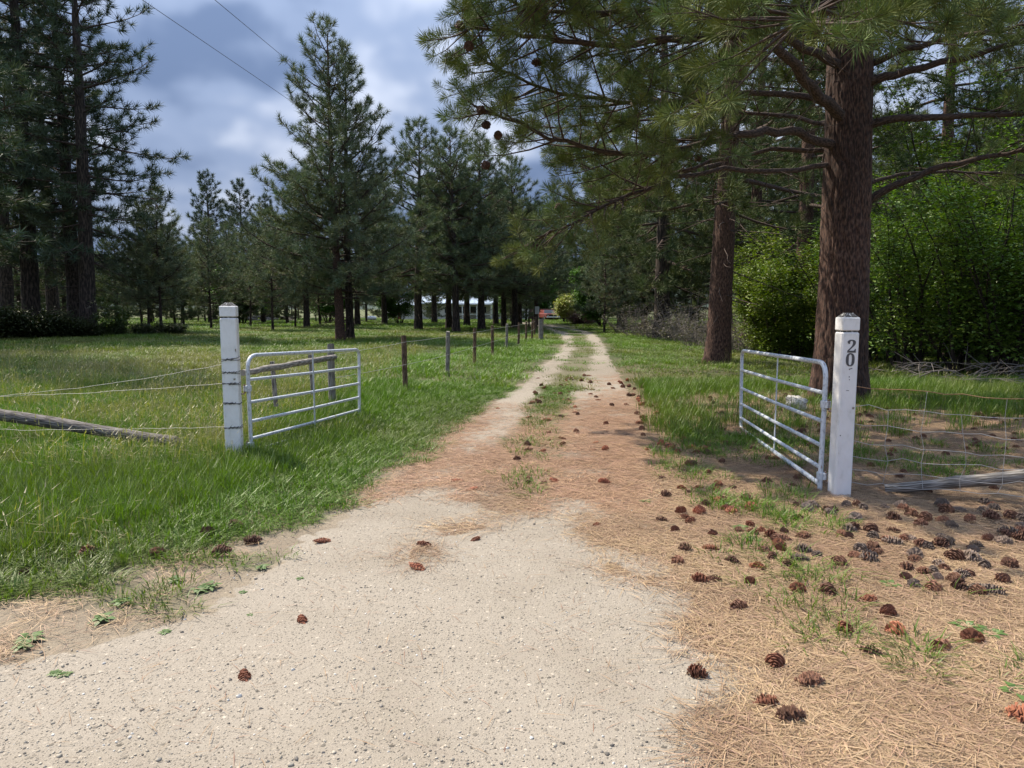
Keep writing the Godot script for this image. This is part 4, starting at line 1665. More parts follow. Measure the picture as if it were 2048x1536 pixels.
	# meadow grove
	for q in [[899, 56.0, 1.3, 0.92], [912, 49.0, 2.4, 0.98], [961, 52.0, 3.9, 1.0], [612, 58.0, 5.0, 0.9], [716, 66.0, 0.9, 1.0], [990, 66.0, 4.4, 0.95], [1007, 60.0, 2.9, 0.85], [770, 70.0, 1.9, 1.0], [868, 75.0, 3.3, 1.05], [1040, 72.0, 0.2, 0.9], [1030, 56.0, 2.2, 0.95], [1072, 70.0, 5.6, 0.85], [935, 64.0, 0.4, 1.0], [1108, 106.0, 1.1, 1.4]]:
		var c := copy(mid, "pine with dark straight trunk in the middle of the meadow grove", "pines of the meadow grove")
		place(c, q[0], q[1], q[2], q[3])
	for q in [[298, 47.0, 1.0, 1.0], [319, 46.0, 2.6, 1.1], [420, 55.0, 3.1, 1.0], [590, 60.0, 1.7, 0.85], [640, 64.0, 4.8, 1.0], [282, 53.0, 4.0, 0.8], [500, 62.0, 2.2, 1.05], [350, 66.0, 5.2, 1.1], [460, 74.0, 0.7, 1.2]]:
		var c := copy(young, "slender young pine with a thin trunk standing in the meadow", "young pines of the meadow")
		place(c, q[0], q[1], q[2], q[3])
	# two rough-crowned pines beyond the gap in the trees
	var far := pine({"seed": 76, "label": "ragged topped pine showing against sky beyond the young meadow pines", "height": 22.0, "crown": 5.0, "radius": 0.4, "spread": 5.4, "limbs": 60, "gap": 0.28, "bare": 0.15, "reach": 0.4, "tuft": 1.6, "space": 0.34, "color": dark, "low": 0.05, "mesh": tuft_far, "taper": 0.45, "group": "ragged pines beyond the meadow gap"})
	place(far, 430, 92.0, 0.0, 0.86)
	for q in [[492, 98.0, 1.4, 0.86], [535, 102.0, 2.9, 0.8]]:
		var c := copy(far, "ragged topped pine showing against sky beyond the young meadow pines", "ragged pines beyond the meadow gap")
		place(c, q[0], q[1], q[2], q[3])
	# the far wood
	rng.seed = 555
	var wood_px := []
	for i in 34:
		wood_px.append([-260.0 + i * 40.0 + rng.randf_range(-12, 12), rng.randf_range(104.0, 135.0), rng.randf_range(0.45, 0.72)])
	for i in 16:
		wood_px.append([1190.0 + i * 62.0 + rng.randf_range(-20, 20), rng.randf_range(52.0, 85.0), rng.randf_range(0.75, 1.15)])
	for q in [[1085, 110.0, 0.75], [1120, 118.0, 0.8], [1060, 122.0, 0.85], [1145, 150.0, 0.62], [1185, 120.0, 0.75], [1025, 115.0, 0.8]]:
		wood_px.append(q)
	var wl := "dark pine far back in the wood that closes the view"
	for q in wood_px:
		var c := copy(far if rng.randf() < 0.5 else mid, wl, "pines of the far wood")
		c.name = numbered("wood_pine")
		place(c, q[0], q[1], rng.randf() * TAU, q[2] * (1.3 if c.get_child(0).get_aabb().size.y < 18.0 else 1.0))
	for i in 44:
		var c := copy(young, "young pine filling the foot of the far wood", "young pines of the far wood")
		c.name = numbered("young_wood_pine")
		place(c, -150.0 + i * 27.0 + rng.randf_range(-10, 10), rng.randf_range(78.0, 104.0), rng.randf() * TAU, rng.randf_range(0.75, 1.15))
		if i >= 34:
			place(c, 1210.0 + (i - 34) * 85.0, rng.randf_range(40.0, 60.0), rng.randf() * TAU, rng.randf_range(0.7, 1.0))
	# bushy pines that close the right hand side along the drive
	var low := pine({"seed": 77, "label": "low branched bushy pine behind the leafless grey shrubs", "height": 12.0, "crown": 1.0, "radius": 0.28, "spread": 4.6, "limbs": 66, "gap": 0.2, "bare": 0.1, "reach": 0.38, "tuft": 1.4, "space": 0.26, "color": Color(0.12, 0.155, 0.075), "low": -0.1, "taper": 0.6, "group": "bushy pines right of the far drive"})
	place(low, 1240, 52.0)
	for q in [[235, 64.0, 0.7], [300, 70.0, 0.75], [365, 66.0, 0.62], [420, 76.0, 0.7], [470, 70.0, 0.62], [525, 78.0, 0.75], [575, 70.0, 0.6], [130, 66.0, 0.8], [40, 62.0, 0.8], [-40, 58.0, 0.8], [770, 84.0, 0.6], [640, 86.0, 0.7], [868, 86.0, 0.42], [1022, 84.0, 0.45], [1052, 88.0, 0.5]]:
		var c := copy(low, "bushy pine with branches to the ground behind the young meadow pines", "bushy pines behind the young meadow pines")
		place(c, q[0], q[1], rng.randf() * TAU, q[2])
	for q in [[1290, 56.0, 2.0, 1.0], [1390, 48.0, 3.3, 0.95], [1190, 88.0, 4.5, 0.9], [1500, 42.0, 5.1, 1.0], [1620, 46.0, 0.8, 1.1], [1800, 42.0, 1.9, 1.1], [1960, 40.0, 2.7, 1.1], [2100, 36.0, 3.7, 1.0]]:
		var c := copy(low, "low branched bushy pine behind the leafless grey shrubs", "bushy pines right of the far drive")
		place(c, q[0], q[1], q[2], q[3])

# --------------------------------------------------------------------------- shrubs
func build_shrubs() -> void:
	var lime := Color(0.15, 0.21, 0.035)
	var leafg := Color(0.155, 0.25, 0.05)
	# thicket behind the big pine
	var a := shrub("leafy_shrub", "tall many stemmed leafy shrub in the thicket behind the big pine", "shrub", {"seed": 301, "height": 5.2, "spread": 2.9, "stems": 18, "thick": 0.045, "twigs": 26, "bare": 0.12, "foot": 0.9, "leaf": 1.0, "sprays": 2, "color": leafg}, "leafy thicket shrubs behind the big pine")
	place(a, 1855, 18.5)
	for q in [[1965, 17.5, 1.3, 1.05], [1785, 21.0, 2.6, 0.95], [2075, 16.8, 4.0, 1.1], [1905, 23.0, 5.2, 1.25], [2010, 24.0, 0.8, 1.3], [2190, 18.0, 2.2, 1.1]]:
		var c := copy(a, "tall many stemmed leafy shrub in the thicket behind the big pine", "leafy thicket shrubs behind the big pine")
		place(c, q[0], q[1], q[2], q[3])
	# taller broad-leaved tree behind the limbs
	var t := shrub("leafy_tree", "tall light green leafy tree rising behind the thicket and big pine limbs", "tree", {"seed": 302, "height": 11.0, "spread": 3.6, "stems": 20, "thick": 0.10, "twigs": 24, "bare": 0.3, "foot": 0.5, "leaf": 1.3, "sprays": 3, "color": Color(0.12, 0.19, 0.04), "mesh": M.spray})
	place(t, 1930, 28.0)
	# lime shrub between the two right hand trunks
	var l := shrub("lime_shrub", "yellow green shrub between the big pine and dark barked pine", "shrub", {"seed": 303, "height": 3.6, "spread": 2.6, "stems": 20, "thick": 0.03, "twigs": 24, "bare": 0.08, "foot": 0.7, "leaf": 1.0, "sprays": 4, "color": lime})
	place(l, 1575, 23.5)
	var l2 := copy(l, "taller yellow green shrub just behind the lime shrub by the big pine")
	place(l2, 1618, 27.0, 2.0, 1.35)
	# grey bare shrubs along the wood edge
	var g := shrub("grey_shrub", "nearly leafless grey shrub at the edge of wood beyond the drive", "shrub", {"seed": 304, "height": 1.9, "spread": 1.9, "stems": 34, "thick": 0.014, "twigs": 16, "bare": 0.2, "foot": 0.6, "leaf": 0.8, "sprays": 1, "leafy": 0.12, "color": Color(0.10, 0.10, 0.06), "wood": M.twig_grey}, "leafless grey shrubs at the wood edge")
	place(g, 1280, 40.0)
	for q in [[1310, 38.0, 1.0, 1.0], [1365, 33.0, 2.4, 1.0], [1400, 30.0, 3.0, 0.9], [1500, 27.0, 4.1, 1.2], [1255, 45.0, 5.0, 1.1], [1340, 36.0, 0.4, 1.15], [1475, 25.0, 1.7, 0.9], [1385, 36.0, 2.9, 1.4]]:
		var c := copy(g, "nearly leafless grey shrub at the edge of wood beyond the drive", "leafless grey shrubs at the wood edge")
		place(c, q[0], q[1], q[2], q[3])
	# small trees by the far yard
	var y := shrub("blossom_tree", "small pale yellow green tree beside the parked car", "tree", {"seed": 305, "height": 3.4, "spread": 2.2, "stems": 7, "thick": 0.05, "twigs": 30, "bare": 0.35, "foot": 0.15, "leaf": 1.5, "sprays": 3, "color": Color(0.34, 0.36, 0.11), "mesh": M.spray_far})
	place(y, 1130, 80.0)
	var b := shrub("maple_tree", "bright green leafy tree behind the parked car", "tree", {"seed": 306, "height": 6.6, "spread": 3.2, "stems": 8, "thick": 0.08, "twigs": 50, "bare": 0.25, "foot": 0.3, "leaf": 2.0, "sprays": 3, "color": Color(0.10, 0.23, 0.03), "mesh": M.spray_far})
	place(b, 1085, 101.0)
	var b2 := copy(b, "light green leafy tree near the reddish shrub at the drive bend")
	place(b2, 1205, 62.0, 1.0, 0.75)
	var b3 := copy(b, "light green leafy tree glowing behind the young meadow pines")
	place(b3, 485, 72.0, 2.0, 0.85)
	var b5 := copy(b, "light green leafy tree among the trunks of the meadow grove")
	place(b5, 800, 72.0, 1.2, 0.7)
	var b6 := copy(b, "light green leafy tree before the garage end of the house")
	place(b6, 1010, 90.0, 3.1, 0.8)
	var b4 := copy(b, "light green leafy tree low behind the tallest meadow pine")
	place(b4, 655, 76.0, 4.0, 0.8)
	var r := shrub("red_shrub", "reddish twiggy shrub beside the bend of the far drive", "shrub", {"seed": 307, "height": 1.8, "spread": 1.8, "stems": 24, "thick": 0.02, "twigs": 16, "bare": 0.1, "foot": 0.6, "leaf": 1.0, "sprays": 2, "color": Color(0.17, 0.085, 0.075), "mesh": M.spray_far})
	place(r, 1165, 68.0)
	var bw := shrub("dark_shrub", "dark low shrub at the foot of the tall bare trunked pines", "shrub", {"seed": 308, "height": 1.5, "spread": 1.8, "stems": 22, "thick": 0.02, "twigs": 16, "bare": 0.1, "foot": 0.7, "leaf": 1.0, "sprays": 2, "color": Color(0.06, 0.075, 0.03), "mesh": M.spray_far}, "dark shrubs under the tall left pines")
	place(bw, 20, 38.0, 0.0, 1.2)
	for q in [[75, 38.0, 1.0, 1.2], [130, 39.0, 2.0, 0.9], [-40, 36.0, 3.0, 1.3], [215, 40.0, 4.0, 0.7], [290, 41.5, 5.0, 0.6], [345, 42.0, 1.5, 0.6]]:
		var c := copy(bw, "dark low shrub at the foot of the tall bare trunked pines", "dark shrubs under the tall left pines")
		place(c, q[0], q[1], q[2], q[3])
	var fl := shrub("flowering_shrub", "small leafy shrub with white blossom beside the tall bare trunks", "shrub", {"seed": 309, "height": 2.2, "spread": 1.7, "stems": 8, "thick": 0.025, "twigs": 14, "bare": 0.35, "foot": 0.2, "leaf": 1.0, "sprays": 2, "color": Color(0.09, 0.14, 0.04), "mesh": M.spray_far})
	place(fl, 228, 40.5)
	var wx := []
	for i in 9:
		var p := Vector3(rng.randf_range(-0.9, 1.1), rng.randf_range(1.3, 1.9), rng.randf_range(0.4, 1.0))
		wx.append(Transform3D(Basis(Vector3.UP, rng.randf() * TAU).scaled(Vector3(0.5, 0.4, 0.5)), p))
	var wc := []
	for i in wx.size():
		wc.append(Color(0.75, 0.75, 0.72))
	joined("blossom", baked(M.spray_far, wx, wc), M.leaves, fl)
	# heaps of dead branches
	brush_pile(G(1560, 702), 4.2, 2.0, 1.0, 34, 401, "heap of dead grey branches below the yellow green shrub")
	brush_pile(P(2010, 735, 15.0), 3.6, 1.6, 0.9, 30, 402, "heap of dead grey branches under the leafy thicket at its open end")
	brush_pile(P(1775, 730, 17.5), 1.3, 0.8, 0.9, 9, 403, "small bleached fallen branch behind the post numbered 20")

# --------------------------------------------------------------------------- house, car and other far things
func boxed(called: String, lo: Vector3, hi: Vector3, mat: Material, parent: Node3D, ch := 0.0) -> MeshInstance3D:
	var mb := MB.new()
	mb.box((lo + hi) * 0.5, (hi - lo) * 0.5, Basis(), ch)
	return obj(called, mb.mesh(), mat, parent)

func gable(called: String, x0: float, x1: float, z0: float, z1: float, eave: float, ridge: float, mat: Material, parent: Node3D) -> MeshInstance3D:
	var mb := MB.new()
	var zm := (z0 + z1) * 0.5
	for s in [z0, z1]:
		mb.quad(Vector3(x0, eave, s), Vector3(x1, eave, s), Vector3(x1, ridge, zm), Vector3(x0, ridge, zm), Vector3(0, 1, s - zm))
		mb.quad(Vector3(x0, eave - 0.12, s), Vector3(x1, eave - 0.12, s), Vector3(x1, ridge - 0.12, zm), Vector3(x0, ridge - 0.12, zm), Vector3(0, -1, zm - s))
		mb.quad(Vector3(x0, eave - 0.12, s), Vector3(x1, eave - 0.12, s), Vector3(x1, eave, s), Vector3(x0, eave, s), Vector3(0, 0, s - zm))
	for x in [x0, x1]:
		mb.tri(Vector3(x, eave - 0.12, z0), Vector3(x, ridge, zm), Vector3(x, eave - 0.12, z1))
	return obj(called, mb.mesh(), mat, parent)

func build_farmstead() -> void:
	var D := 97.0
	var hx := X(830, D)
	var h := thing("house", Vector3(hx, 0, -D), "long low white house with pale metal roof seen between pine trunks", "house")
	var w := X(1058, D) - hx
	boxed("wall", Vector3(0, -0.3, -8), Vector3(w, 2.25, 0), M.siding, h)
	gable("roof", -0.5, w + 0.5, -8.7, 0.7, 2.3, 3.35, M.roof_metal, h)
	# standing seams
	for i in 26:
		var x := -0.4 + i * (w + 0.8) / 25.0
		var mb := MB.new()
		mb.tube([Vector3(x, 2.33, 0.7), Vector3(x, 3.38, -4.0)], [0.03, 0.03], 4, false)
		obj("roof_seam", mb.mesh(), M.roof_metal, h)
	var p0 := X(912, D) - hx
	var p1 := X(985, D) - hx
	boxed("porch_roof", Vector3(p0, 2.05, 0.02), Vector3(p1, 2.17, 2.6), M.trim, h)
	for i in 6:
		var x := lerpf(p0 + 0.1, p1 - 0.1, i / 5.0)
		boxed("porch_post", Vector3(x - 0.07, -0.2, 2.35), Vector3(x + 0.07, 2.04, 2.5), M.trim, h)
	boxed("porch_rail", Vector3(p0 + 0.2, 0.75, 2.39), Vector3(p1 - 0.2, 0.85, 2.45), M.trim, h)
	for q in [[0.3, 1.2], [1.9, 2.9], [3.3, 4.2]]:
		var win := boxed("window", Vector3(p0 + q[0], 0.9, 0.01), Vector3(p0 + q[1], 1.9, 0.06), M.trim, h)
		boxed("pane", Vector3(p0 + q[0] + 0.07, 0.97, 0.03), Vector3(p0 + q[1] - 0.07, 1.83, 0.075), M.window_glass, win)
	boxed("door", Vector3(p0 + 1.3, 0, 0.01), Vector3(p0 + 1.8, 1.95, 0.05), M.trim, h)
	for x in [1.5, 4.0]:
		var win := boxed("window", Vector3(x, 0.9, 0.01), Vector3(x + 1.1, 1.9, 0.06), M.trim, h)
		boxed("pane", Vector3(x + 0.07, 0.97, 0.03), Vector3(x + 1.03, 1.83, 0.075), M.window_glass, win)
	boxed("garage_door", Vector3(w - 2.6, 0, 0.01), Vector3(w - 0.4, 2.0, 0.05), M.trim, h)
	var ox := X(795, 95.0)
	var ob := thing("outbuilding", Vector3(ox, 0, -95.0), "small cream shed at the end of the long white house", "shed")
	boxed("wall", Vector3(0, -0.3, -3), Vector3(2.3, 2.0, 0), M.siding, ob)
	gable("roof", -0.2, 2.5, -3.3, 0.3, 2.05, 2.9, M.roof_metal, ob)
	boxed("door", Vector3(0.1, 0, 0.01), Vector3(0.5, 1.8, 0.05), M.car_paint, ob)
	# plank fence
	var fx := X(1060, 96.0)
	var pf := thing("plank_fence", Vector3(fx, 0, -96.0), "dark upright plank fence behind the parked car", "fence")
	var run := X(1160, 96.0) - fx
	for i in 42:
		var x := i * run / 42.0
		boxed("plank", Vector3(x, -0.1, 0), Vector3(x + run / 42.0 - 0.02, 1.55 + 0.05 * sin(i * 2.3), 0.03), M.plank, pf)
	for y in [0.35, 1.2]:
		boxed("rail", Vector3(0, y, -0.06), Vector3(run, y + 0.09, -0.005), M.plank, pf)
	# parked car, its front turned to the drive
	var cx := X(1106, 92.0)
	var car := thing("parked_car", Vector3(cx, 0.02, -92.0), "dark red older car parked before the plank fence", "car")
	car.rotation.y = 0.25
	var mb := MB.new()
	mb.box(Vector3(0, 0.62, -2.2), Vector3(0.9, 0.30, 2.25), Basis(), 0.09)
	obj("body", mb.mesh(), M.car_paint, car)
	mb = MB.new()
	var c0 := [Vector3(-0.8, 0.9, -1.5), Vector3(0.8, 0.9, -1.5), Vector3(0.66, 1.38, -2.15), Vector3(-0.66, 1.38, -2.15)]
	var c1 := [Vector3(-0.8, 0.9, -4.1), Vector3(0.8, 0.9, -4.1), Vector3(0.66, 1.38, -3.5), Vector3(-0.66, 1.38, -3.5)]
	mb.quad(c0[3], c0[2], c1[2], c1[3], Vector3.UP)
	mb.quad(c0[0], c0[3], c1[3], c1[0], Vector3.LEFT)
	mb.quad(c0[1], c0[2], c1[2], c1[1], Vector3.RIGHT)
	mb.quad(c1[0], c1[1], c1[2], c1[3], Vector3.FORWARD)
	mb.quad(c0[0], c0[1], c0[2], c0[3], Vector3.BACK)
	obj("cabin", mb.mesh(), M.car_paint, car)
	mb = MB.new()
	var off := Vector3(0, 0.02, 0.02)
	mb.quad(c0[0] * 0.95 + c0[2] * 0.05 + off, c0[1] * 0.95 + c0[3] * 0.05 + off, c0[2] * 0.93 + c0[0] * 0.07 + off, c0[3] * 0.93 + c0[1] * 0.07 + off, Vector3.BACK)
	obj("windscreen", mb.mesh(), M.window_glass, car)
	boxed("bumper", Vector3(-0.92, 0.36, 0.05), Vector3(0.92, 0.5, 0.16), M.chrome, car, 0.03)
	boxed("grille", Vector3(-0.5, 0.54, 0.04), Vector3(0.5, 0.74, 0.08), M.window_glass, car)
	for s in [-1.0, 1.0]:
		mb = MB.new()
		mb.tube([Vector3(s * 0.7, 0.64, 0.03), Vector3(s * 0.7, 0.64, 0.09)], [0.1, 0.1], 12)
		obj("headlight", mb.mesh(), M.chrome, car)
		for z in [-0.8, -3.5]:
			mb = MB.new()
			mb.tube([Vector3(s * 0.72, 0.31, z), Vector3(s * 0.93, 0.31, z)], [0.32, 0.32], 16)
			var wh := obj("wheel", mb.mesh(), M.rubber, car)
			mb = MB.new()
			mb.tube([Vector3(s * 0.9, 0.31, z), Vector3(s * 0.94, 0.31, z)], [0.17, 0.17], 12)
			obj("rim", mb.mesh(), M.chrome, wh)
	# white tank on legs, a small white trailer roof
	var tp := on(Vector3(X(781, 88.0), 0, -88.0))
	var tk := thing("storage_tank", tp, "white rounded storage tank on legs beside the cream shed", "tank")
	mb = MB.new()
	mb.ball(Vector3(0, 0.85, 0), Vector3(0.45, 0.45, 0.45), 12, 16, noise_a, 0.0, 1.0)
	obj("vessel", mb.mesh(), M.tank, tk)
	for s in [-1.0, 1.0]:
		for z in [-0.25, 0.25]:
			boxed("leg", Vector3(s * 0.3 - 0.04, -0.05, z - 0.04), Vector3(s * 0.3 + 0.04, 0.62, z + 0.04), M.tank, tk)
	var bp := on(Vector3(X(742, 90.0), 0, -90.0))
	var bt := thing("upturned_boat", bp, "white upturned boat lying beside the rounded storage tank", "boat")
	bt.scale = Vector3(0.7, 0.75, 0.7)
	mb = MB.new()
	var rings := []
	for i in 9:
		rings.append(Vector3(lerpf(-0.95, 0.95, i / 8.0), 0.55, 0))
	mb.tube(rings, [0.05, 0.24, 0.33, 0.36, 0.37, 0.36, 0.33, 0.28, 0.22], 12)
	obj("hull", mb.mesh(), M.tank, bt)
	for s in [-0.5, 0.5]:
		boxed("trestle", Vector3(s - 0.05, -0.05, -0.25), Vector3(s + 0.05, 0.3, 0.25), M.plank, bt)
	var shx := X(1168, 104.0)
	var sh := thing("garden_shed", Vector3(shx, 0, -104.0), "shed with white roof half hidden behind reddish shrub", "shed")
	boxed("wall", Vector3(0, -0.2, -3), Vector3(3.0, 1.95, 0), M.plank, sh)
	gable("roof", -0.2, 3.2, -3.3, 0.3, 2.0, 2.6, M.roof_metal, sh)
	# stacked logs at the far side of the meadow
	var lx := X(475, 86.0)
	var lo := thing("log_pile", on(Vector3(lx, 0, -86.0)), "low pile of grey cut logs at far side of the meadow", "log pile")
	rng.seed = 777
	for i in 26:
		var q := Vector3(rng.randf_range(0.0, 7.0), 0.15 + 0.22 * (i % 3), rng.randf_range(-0.5, 0.5))
		var l := rng.randf_range(0.8, 1.8)
		var az := rng.randf_range(-0.3, 0.3)
		obj("log", log_mesh(q, q + Vector3(cos(az) * l, rng.randf_range(-0.05, 0.05), sin(az) * l), 0.12, 0.1, 800 + i), M.old_wood, lo)

# --------------------------------------------------------------------------- grass, litter, pebbles
func up_xf(x: float, z: float, s: float, sy: float, lift := 0.0) -> Transform3D:
	var b := Basis(Vector3.UP, rng.randf() * TAU).scaled(Vector3(s, sy, s))
	return Transform3D(b, Vector3(x, gh(x, z) + lift, z))

func as_stuff(o: Node3D, label: String, category: String) -> void:
	tag(o, label, category)
	o.set_meta("kind", "stuff")

# square metre or so of turf, joined from tufts, to be laid side by side
func turf_patch(tufts: Array, side: float, n: int, h0: float, h1: float) -> ArrayMesh:
	var into := []
	for k in tufts.size():
		var xf := []
		var cols := []
		for i in n / tufts.size():
			var b := Basis(Vector3.UP, rng.randf() * TAU).scaled(Vector3(1, rng.randf_range(h0, h1), 1))
			xf.append(Transform3D(b, Vector3(rng.randf_range(-0.5, 0.5) * side, 0, rng.randf_range(-0.5, 0.5) * side)))
			var q := rng.randf_range(0.75, 1.25)
			cols.append(Color(q * rng.randf_range(0.85, 1.2), q, q))
		into = baked(tufts[k], xf, cols, into)
	var m := ArrayMesh.new()
	var arr := []
	arr.resize(Mesh.ARRAY_MAX)
	arr[Mesh.ARRAY_VERTEX] = into[0]
	arr[Mesh.ARRAY_NORMAL] = into[1]
	arr[Mesh.ARRAY_COLOR] = into[2]
	m.add_surface_from_arrays(Mesh.PRIMITIVE_TRIANGLES, arr)
	return m

func build_cover() -> void:
	rng.seed = 2024
	var kinds := [grass_tuft(16, 0.09, 0.14, 0.30, 0.0065, 0.35), grass_tuft(14, 0.10, 0.10, 0.24, 0.007, 0.7), grass_tuft(18, 0.12, 0.08, 0.18, 0.006, 0.8, 0.2)]
	var mids := [grass_tuft(20, 0.22, 0.12, 0.28, 0.015, 0.5, 0.08), grass_tuft(20, 0.24, 0.08, 0.24, 0.016, 0.8, 0.14)]
	var fars := [grass_tuft(30, 0.7, 0.12, 0.30, 0.035, 0.6, 0.2)]
	var lush := Color(0.140, 0.240, 0.030)
	var olive := Color(0.165, 0.215, 0.048)
	var straw := Color(0.32, 0.27, 0.13)
	var groups := {}
	for i in 3:
		groups[i] = [[], []]
	# near grass
	for i in 36000:
		var dist := 2.4 + 12.6 * pow(rng.randf(), 0.75)
		var half := dist * 0.80 + 0.8
		var x := rng.randf_range(-half, half)
		var z := -dist
		var g := grassy(x, z)
		if g <= 0.02 or rng.randf() > g:
			continue
		var n2 := noise_c.get_noise_2d(x * 9.0, z * 9.0)
		var n1 := noise_b.get_noise_2d(x * 12.0 + 70.0, z * 12.0)
		var gl := lookup(e_grass_l, z)
		var right := x > lookup(e_drive_r, z)
		var hgt := 0.38 + 0.52 * clampf((gl - x) * 0.75, 0.0, 1.0)
		if right:
			hgt = 0.6 + 0.5 * smoothstep(7.5, 10.0, dist)
		elif x > gl:
			hgt = 0.45
		if dist > 9.0 and x > -2.0 and not right:
			hgt *= 0.85
		var c := lush.lerp(olive, clampf(0.35 + n2 * 0.9 + n1 * 0.5, 0.0, 1.0))
		if x < -3.2 and dist > 6.4:
			c = c.lerp(straw, clampf(0.05 + n1 * 0.9, 0.0, 0.45))
		var k := rng.randf_range(0.8, 1.2)
		var kind := 0 if hgt > 0.8 else rng.randi_range(1, 2)
		if rng.randf() < 0.25:
			kind = rng.randi_range(0, 2)
		groups[kind][0].append(up_xf(x, z, rng.randf_range(0.8, 1.2), hgt * rng.randf_range(0.75, 1.3)))
		groups[kind][1].append(Color(c.r * k, c.g * k, c.b * k))
	var near := []
	for i in 3:
		near = baked(kinds[i], groups[i][0], groups[i][1], near)
	as_stuff(joined("grass", near, M.grass, self), "green grass beside the drive and round the gates", "grass")
	# meadow, laid in patches
	var cell := 0.72
	var patches := []
	for i in 4:
		patches.append(turf_patch(mids, cell * 1.15, 10, 0.6, 1.15))
	var mx := [[], [], [], []]
	var mc := [[], [], [], []]
	var rows := int(44.0 / cell)
	for j in rows:
		var d0 := 14.0 + j * cell
		var cols_n := int((d0 * 1.6 + 2.0) / cell)
		for i in cols_n:
			var x := (i - cols_n * 0.5) * cell + rng.randf_range(-0.15, 0.15)
			var z := -d0 + rng.randf_range(-0.15, 0.15)
			var g := grassy(x, z)
			if rng.randf() > g or absf(x - lookup(e_drive_l, z)) < 0.32 or absf(x - lookup(e_drive_r, z)) < 0.32:
				continue
			var n2 := noise_c.get_noise_2d(x * 6.0, z * 6.0)
			var n1 := noise_b.get_noise_2d(x * 5.0, z * 5.0)
			var dl := lookup(e_grass_l, z)
			var c := olive.lerp(straw, clampf(0.0 + n2 * 0.8 + n1 * 0.4, 0.0, 0.5)).lerp(lush, clampf(0.4 - n2 * 1.0, 0.0, 0.85))
			if x < dl and x > dl - 4.5 and d0 < 36.0:
				c = c.lerp(lush * 1.1, 0.7)
			var hgt := rng.randf_range(0.8, 1.1) * (1.0 + clampf(n1, -0.3, 0.4))
			var s := rng.randf_range(0.95, 1.1)
			if x > dl and x < lookup(e_drive_r, z):
				hgt *= 0.55
				s *= 0.9
			elif x > dl:
				hgt *= 0.75
			var k := rng.randf_range(0.85, 1.15)
			var q := rng.randi_range(0, 3)
			mx[q].append(up_xf(x, z, s, hgt))
			mc[q].append(Color(c.r * k, c.g * k, c.b * k))
	for i in 4:
		as_stuff(scatter("meadow_grass", patches[i], M.grass, mx[i], mc[i], self), ["olive green meadow grass under the pines", "taller pale meadow grass mixed through the meadow", "fine bent meadow grass among the olive grass", "patchy meadow grass with straw coloured blades"][i], "grass")
	var fp := turf_patch(fars, 2.6, 12, 0.7, 1.2)
	var fx := []
	var fc := []
	for j in 24:
		var d0 := 58.0 + j * 2.2
		var cols_n := int(d0 * 1.6 / 2.2)
		for i in cols_n:
			var x := (i - cols_n * 0.5) * 2.2 + rng.randf_range(-0.4, 0.4)
			var z := -d0 + rng.randf_range(-0.4, 0.4)
			if x > lookup(e_drive_l, z) - 1.5 and x < lookup(e_drive_r, z) + 1.5 and d0 < 82.0:
				continue
			var n2 := noise_c.get_noise_2d(x * 4.0, z * 4.0)
			fx.append(up_xf(x, z, rng.randf_range(0.9, 1.1), rng.randf_range(0.7, 1.2)))
			fc.append(olive.lerp(lush, clampf(0.5 + n2, 0.0, 1.0)) * 1.1)
	as_stuff(scatter("far_grass", fp, M.grass, fx, fc, self), "green grass at the far side of the meadow and yard", "grass")
	# dry stalks
	var st := stalk_tuft(7, 0.22, 0.25, 0.6)
	var sx := []
	var sc := []
	for i in 15000:
		var dist := 4.2 + 20.0 * rng.randf()
		var half := dist * 0.8
		var x := rng.randf_range(-half, half)
		var z := -dist
		if grassy(x, z) < 0.6 or (x > lookup(e_drive_l, z) - 1.2 and x < lookup(e_drive_r, z) + 0.6):
			continue
		var patchy := noise_b.get_noise_2d(x * 10.0, z * 10.0) + (0.3 if x < -3.0 and dist > 6.6 else -0.3)
		if patchy < rng.randf_range(0.0, 0.6):
			continue
		sx.append(up_xf(x, z, rng.randf_range(0.8, 1.3), rng.randf_range(0.6, 1.1)))
		var k := rng.randf_range(0.75, 1.15)
		sc.append(Color(0.40 * k, 0.34 * k, 0.19 * k))
	as_stuff(joined("dry_stalks", baked(st, sx, sc), M.grass, self), "pale dry grass stalks standing through the green grass", "grass")
	# fallen needles
	var lm := [litter_mat_mesh(44, 0.2), litter_mat_mesh(44, 0.2)]
	var lx := [[], []]
	var lc := [[], []]
	for i in 16500:
		var dist := 2.3 + 13.0 * pow(rng.randf(), 1.45)
		var half := dist * 0.80 + 0.4
		var x := rng.randf_range(-half, half)
		var z := -dist
		var v := litter(x, z)
		if rng.randf() > v * 1.05 * (1.0 - smoothstep(9.0, 15.2, dist + 3.0 * noise_c.get_noise_2d(x * 30.0, z * 30.0))) or v < 0.1:
			continue
		var k := rng.randi_range(0, 1)
		var s := rng.randf_range(0.8, 1.2) * (1.0 if dist < 6.0 else 1.3)
		lx[k].append(up_xf(x, z, s, 1.0, 0.009))
		var n1 := noise_b.get_noise_2d(x * 20.0, z * 20.0)
		var c := Color(0.47, 0.335, 0.20).lerp(Color(0.29, 0.18, 0.11), clampf(0.3 + n1 * 0.9, 0.0, 1.0))
		if dist > 5.9 + n1 * 1.2 and x < lookup(e_drive_r, z):
			c = c.lerp(Color(0.43, 0.26, 0.16), 0.7)
		var q := rng.randf_range(0.8, 1.15)
		lc[k].append(Color(c.r * q, c.g * q, c.b * q))
	as_stuff(joined("needle_litter", baked(lm[1], lx[1], lc[1], baked(lm[0], lx[0], lc[0])), M.litter, self), "tan fallen pine needles matted over the drive and verge", "pine needles")
	# thin strays over the bare gravel
	var sm := litter_mat_mesh(5, 0.45)
	var tx := []
	var tc := []
